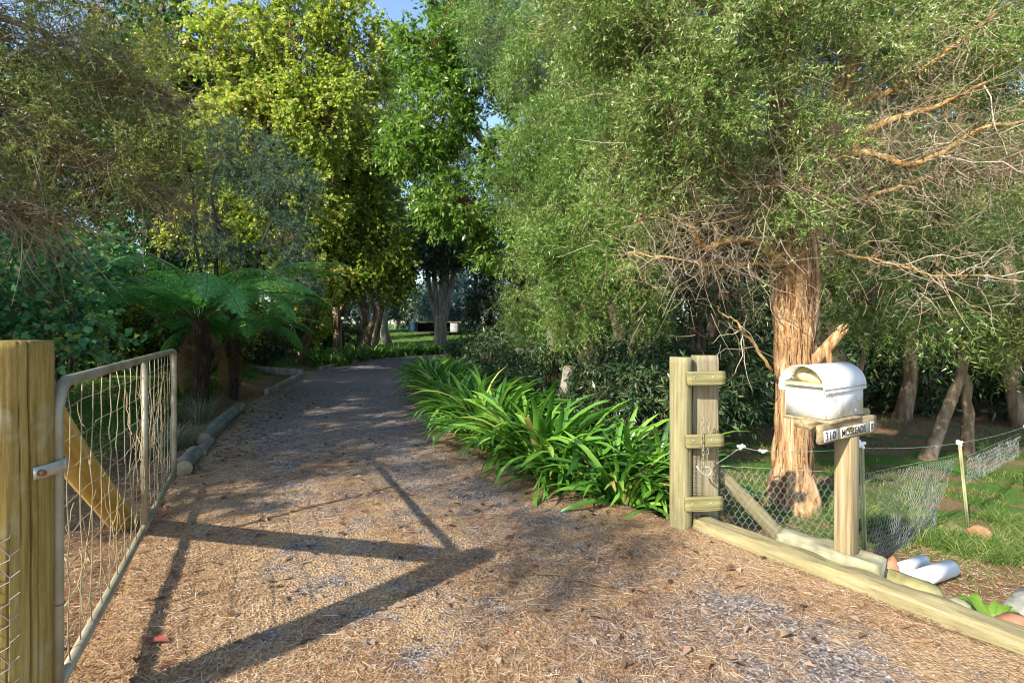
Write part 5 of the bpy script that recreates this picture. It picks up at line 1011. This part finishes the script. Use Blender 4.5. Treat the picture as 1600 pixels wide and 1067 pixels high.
def tuft(label, x, y, n, L, mat, seed, spread=.16, drp=1.2):
    g = np.random.default_rng(seed); a = g.random(n) * 6.283; r = spread * g.random(n) ** .5; p = np.stack([x + r * np.cos(a), y + r * np.sin(a), np.full(n, gz(x, y) - .01)], 1); k = 6; s = np.linspace(0, 1, k); l_ = L * (.5 + .6 * g.random(n)); o = (.25 + .5 * g.random(n))
    hd = np.stack([np.cos(a + g.normal(size=n) * .5), np.sin(a + g.normal(size=n) * .5), 0 * a], 1); C = p[:, None] + hd[:, None] * (l_ * o)[:, None, None] * (s ** 1.4)[None, :, None] + A([0, 0, 1]) * (l_[:, None] * (s - .45 * drp * s ** 2.3))[..., None]
    sd = np.cross(hd, A([0, 0, 1])); w = .004 * (1 - s ** 2 * .9)[None, :, None]; V = np.stack([C - sd[:, None] * w, C + sd[:, None] * w], 2).reshape(-1, 3); b_ = (np.arange(n) * k * 2)[:, None, None]; i = np.arange(k - 1)[None, :, None] * 2
    F = (b_ + i + A([[[0, 1, 3, 2]]])).reshape(-1, 4); rt = thing('grass_tuft', label, 'grass tuft', (0, 0, 0)); rt.location = (x, y, gz(x, y)); obj('blades', (V - A([x, y, gz(x, y)]), F), M[mat], rt)
tuft('pale drooping grass tuft beside the end of the gate', -4.15, 6.15, 420, .75, 'grass_dry', 1, .2); tuft('dry seeding grass tuft at the foot of the tree fern', -4.95, 8.1, 240, .8, 'grass_dry', 2, .16, .9)
log('bollard', 'low round bollard post between the dark shrubs', px(812, 574, 12.5), px(812, 544, 12.5), .1, 'bark_grey', 'post'); log('bollard', 'leaning round bollard post behind the agapanthus clump', px(880, 620, 8.2), px(890, 574, 8.1), .095, 'bark_grey', 'post', seed=6)
log('fence_rail', 'pale round rail lying across the shade beside the leaning bollard', px(895, 582, 8.6), px(960, 577, 9.0), .05, 'bark_grey', 'rail', seed=7); log('fence_rail', 'thin rail running back from the low bollard', px(822, 550, 12.6), px(850, 552, 11.5), .05, 'bark_grey', 'rail', seed=8)

# far things on the lawn
sh = gp(-6.6, 50); sd_ = thing('wood_store', 'low open-fronted dark store with a blue end panel on the lawn', 'shelter', tuple(sh))
zf = -sh[2] + px(0, 519, 50)[2]
zs = max(zf, 0)
obj('end_panel', box(.5, 1.6, 1.0, .02, (-3.0, 0, zs + .5)), M['blue'], sd_); obj('back_wall', box(3.2, .1, .92, .01, (-1.1, .6, zs + .46)), M['shed_dark'], sd_); obj('roof', box(4.6, 1.7, .08, .01, (-.6, 0, zs + 1.0)), M['bark_grey'], sd_); obj('pale_panel', box(.7, 1.5, .9, .01, (1.0, 0, zs + .46)), M['shed_pale'], sd_); obj('floor', box(3.4, 1.5, .1, .01, (-1.1, 0, zs + .02)), M['bark_grey'], sd_)
tk = px(574, 497, 44); V, F = rock(.52, .52, .62, 2, 3, .0); b_ = gp(tk[0], 44); rt = thing('blue_tank', 'round blue plastic drum beyond the far trees', 'tank', tuple(b_)); obj('drum', (V + A([0, 0, tk[2] - b_[2]]), F), M['blue_tank'], rt, sm=True); obj('stand', box(.5, .5, max(.1, tk[2] - b_[2] - .5), .02, (0, 0, (tk[2] - b_[2] - .5) / 2)), M['bark_dark'], rt)

# ------------------------------------------------------------------ grass, litter, gravel
def blades(name, label, xs, ys, L, W, mat, seed, lean=.5):
    g = np.random.default_rng(seed); n = len(xs); p = np.stack([xs, ys, hgt(xs, ys) - .005], 1); d = nrm(np.stack([g.normal(size=n) * lean, g.normal(size=n) * lean, np.ones(n)], 1)); l_ = L * (.4 + .9 * g.random(n))
    sd = nrm(np.cross(d, rdir(n, g))); w = (W * (.6 + .6 * g.random(n)))[:, None]; mid = p + d * l_[:, None] * .55; tip = p + d * l_[:, None] + nrm(d * A([1, 1, 0]) + 1e-6) * l_[:, None] * .25 - A([0, 0, 1]) * l_[:, None] * .08
    V = np.stack([p - sd * w, p + sd * w, mid + sd * w * .7, mid - sd * w * .7, tip], 1).reshape(-1, 3); b_ = (np.arange(n) * 5)[:, None]; o = obj(name, (V, [b_ + A([[0, 1, 2, 3]]), b_ + A([[3, 2, 4]])]), M[mat]); return tag(o, label, 'grass', kind='stuff')
g = np.random.default_rng(5)
def scatter(n, x0, x1, y0, y1, f):
    x = x0 + (x1 - x0) * g.random(n); y = y0 + (y1 - y0) * g.random(n); k = g.random(n) < f(x, y); return x[k], y[k]
x, y = scatter(95000, 1.6, 11, 3.6, 13, lambda x, y: smooth(x - xr(y), .9, 1.9) * smooth(fbm(x * 1.2, y * 1.2, 31), .46, .62) * np.clip(1.3 - y / 13, .2, 1) * (1 - .7 * smooth(4.6 - y, 0, .8)))
blades('woodland_grass', 'green grass growing behind the netting among the trunks', x, y, .10, .0035, 'grass', 1)
x, y = scatter(26000, 2.6, 5.5, 4.0, 5.8, lambda x, y: smooth(fbm(x * 1.9, y * 1.9, 35), .46, .62) * smooth(x - xr(y), 1.4, 2.2)); blades('fence_grass', 'longer grass crowding the netting of the fence', x, y, .17, .003, 'grass', 2, .7)
x, y = scatter(9000, 2.2, 5.5, 2.2, 4.4, lambda x, y: smooth(fbm(x * 2.2, y * 2.2, 36), .5, .68)*(x - xr(y) > .35)); blades('sparse_grass', 'sparse short grass on the litter beside the pipes', x, y, .07, .002, 'grass', 3, .8)
x, y = scatter(60000, -10, -3.6, 5.0, 17, lambda x, y: smooth(xl(y) - x, .7, 1.2) * smooth(fbm(x * .8, y * .8, 38), .28, .5)); blades('bank_grass', 'short mossy grass on the bank under the tree fern', x, y, .08, .006, 'grass', 4, .9)
x, y = scatter(16000, -20, 6, 32, 56, lambda x, y: np.ones_like(x)); blades('lawn_grass', 'bright mown lawn grass beyond the bend', x, y, .12, .02, 'grass', 5, .6)

def drive_pts(n, y0, y1, pw):
    y = y0 + (y1 - y0) * g.random(n) ** pw; a = xl(y) - .35; b_ = xr(y) + .05; x = a + (b_ - a) * g.random(n); return x, y
def surf_z(x, y): return np.where((x > xl(y)) & (x < xr(y)), .004 + (fbm(x * 1.1, y * 1.1, 5) - .5) * .03 * np.clip(np.minimum((x - xl(y)), (xr(y) - x)) / np.maximum(xr(y) - xl(y), .1) * 12, 0, 1) + (fbm(x * 9, y * 9, 6) - .5) * .012, hgt(x, y))
# pine needles
x, y = drive_pts(200000, 1.15, 9.5, 1.9); k = g.random(len(x)) < np.clip((litter_at(x, y) + .12) * 1.5 * smooth(fbm(x * 2.6, y * 2.6, 41), .3, .62) + .05, 0, 1); x, y = x[k], y[k]; n = len(x)
a = g.normal(size=n) * 1.2 + fbm(x * .7, y * .7, 43) * 7; d = np.stack([np.cos(a), np.sin(a), g.normal(size=n) * .06], 1); L_ = .03 + .10 * g.random(n) ** 1.2
p = np.stack([x, y, surf_z(x, y) + .003 + .010 * g.random(n) ** 2], 1)
tag(obj('needle_litter', needles(p, d, A([[0, 0, 1.]]) + g.normal(size=(n, 3)) * .25, L_, .0018 + .0014 * g.random(n)), M['needle']), 'fallen brown needles strewn over the drive', 'litter', kind='stuff')
print('needles', n)
# needles on the ground right of the edging
x, y = scatter(26000, 2.2, 5.8, 1.6, 5.2, lambda x, y: (x - xr(y) > .25) * smooth(fbm(x * 1.8, y * 1.8, 46), .3, .55) * (1 - smooth(y, 4.3, 5.2))); n = len(x); a = g.random(n) * 6.28; L_ = .04 + .08 * g.random(n)
p = np.stack([x, y, hgt(x, y) + .006 + .01 * g.random(n)], 1); tag(obj('needle_litter', needles(p, np.stack([np.cos(a), np.sin(a), g.normal(size=n) * .12], 1), A([[0, 0, 1.]]) + g.normal(size=(n, 3)) * .3, L_, np.full(n, .0035)), M['needle']), 'dry needles covering the ground round the white pipes', 'litter', kind='stuff')
x, y = scatter(26000, -5.2, -1.2, 1.2, 8, lambda x, y: (xl(y) - x > -.2) * (xl(y) - x < 1.6)); n = len(x); a = g.random(n) * 6.28; L_ = .05 + .1 * g.random(n)
p = np.stack([x, y, hgt(x, y) + .006 + .02 * g.random(n)], 1); tag(obj('needle_litter', needles(p, np.stack([np.cos(a), np.sin(a), g.normal(size=n) * .2], 1), A([[0, 0, 1.]]) + g.normal(size=(n, 3)) * .3, L_, np.full(n, .004)), M['needle']), 'dry needles and stems piled behind the gate', 'litter', kind='stuff')
# gravel
x, y = drive_pts(42000, 1.15, 7.5, 1.5); k = g.random(len(x)) < np.clip(1.0 - litter_at(x, y) * .85, .12, 1); x, y = x[k], y[k]; n = len(x); r = .0035 + .0065 * g.random(n) ** 2
O = A([(1, 0, 0), (0, 1, 0), (-1, 0, 0), (0, -1, 0), (0, 0, 1), (0, 0, -1)], float); V = O[None] * r[:, None, None] * (.6 + .8 * g.random((n, 6, 1))) * A([1, 1, .7]); a = g.random(n) * 6.28; ca, sa = np.cos(a)[:, None], np.sin(a)[:, None]
V = np.stack([V[..., 0] * ca - V[..., 1] * sa, V[..., 0] * sa + V[..., 1] * ca, V[..., 2]], -1) + np.stack([x, y, surf_z(x, y) + r * .25], 1)[:, None]
F = (np.arange(n) * 6)[:, None, None] + A([[0, 1, 4], [1, 2, 4], [2, 3, 4], [3, 0, 4], [1, 0, 5], [2, 1, 5], [3, 2, 5], [0, 3, 5]])[None]
tag(obj('loose_gravel', (V.reshape(-1, 3), F.reshape(-1, 3)), M['gravel']), 'loose grey gravel on the drive', 'gravel', kind='stuff'); print('gravel', n)
# fallen leaves
x, y = drive_pts(900, 1.3, 12, 1.2); x2, y2 = scatter(700, -5.5, -3.0, 4.5, 9, lambda x, y: np.abs(x - xl(y)) < .9); x = np.concatenate([x, x2]); y = np.concatenate([y, y2]); n = len(x); a = g.random(n) * 6.28
V, F = leafquads(np.stack([x, y, surf_z(x, y) + .012], 1), np.stack([np.cos(a), np.sin(a), g.normal(size=n) * .15], 1), A([[0, 0, 1.]]) + g.normal(size=(n, 3)) * .25, .04 + .06 * g.random(n), .016 + .02 * g.random(n), .3)
tag(obj('leaf_litter', (V, F), M['deadleaf']), 'scattered dead leaves on the drive', 'litter', kind='stuff')
def flat_leaf(label, x, y, L, W, a, mat):
    t = np.linspace(0, 1, 8); w = W / 2 * np.sin(np.pi * (t * .95 + .02)) ** .8; z = .012 + .012 * np.sin(t * 3); V = np.stack([np.stack([t * L, -w, z + w * .35], 1), np.stack([t * L, 0 * t, z], 1), np.stack([t * L, w, z + w * .35], 1)], 1).reshape(-1, 3); i = np.arange(7)[:, None] * 3; j = np.arange(2)[None]
    tag(obj('fallen_leaf', (V, np.stack([i + j, i + j + 1, i + j + 4, i + j + 3], -1).reshape(-1, 4)), M[mat], None, (x, y, .006), (0, 0, a), True), label, 'leaf')
flat_leaf('red fallen leaf in the shadow below the gate', -1.665, 2.33, .1, .045, .1, 'red_leaf')
flat_leaf('curled pale fallen leaf near the edging log', 1.25, 2.38, .07, .04, .4, 'deadleaf')
def stick(label, a, b, r):
    a = A(a, float); b = A(b, float); gg = np.random.default_rng(int(r * 1e5)); P = bent(a, b, 9, .02, gg); tag(obj('stick', tube(P - a, np.linspace(r, r * .5, 9), 6), M['twig'], None, tuple(a), sm=True), label, 'stick')
stick('thin orange fallen stick lying on the gravel', (.12, 3.02, .02), (.55, 2.85, .018), .006)
stick('short dark fallen stick near the bottom of the drive', (-.25, 1.72, .02), (.02, 1.98, .018), .005)
print('scene built', sum(len(o.data.polygons) for o in bpy.data.objects if o.type == 'MESH'))
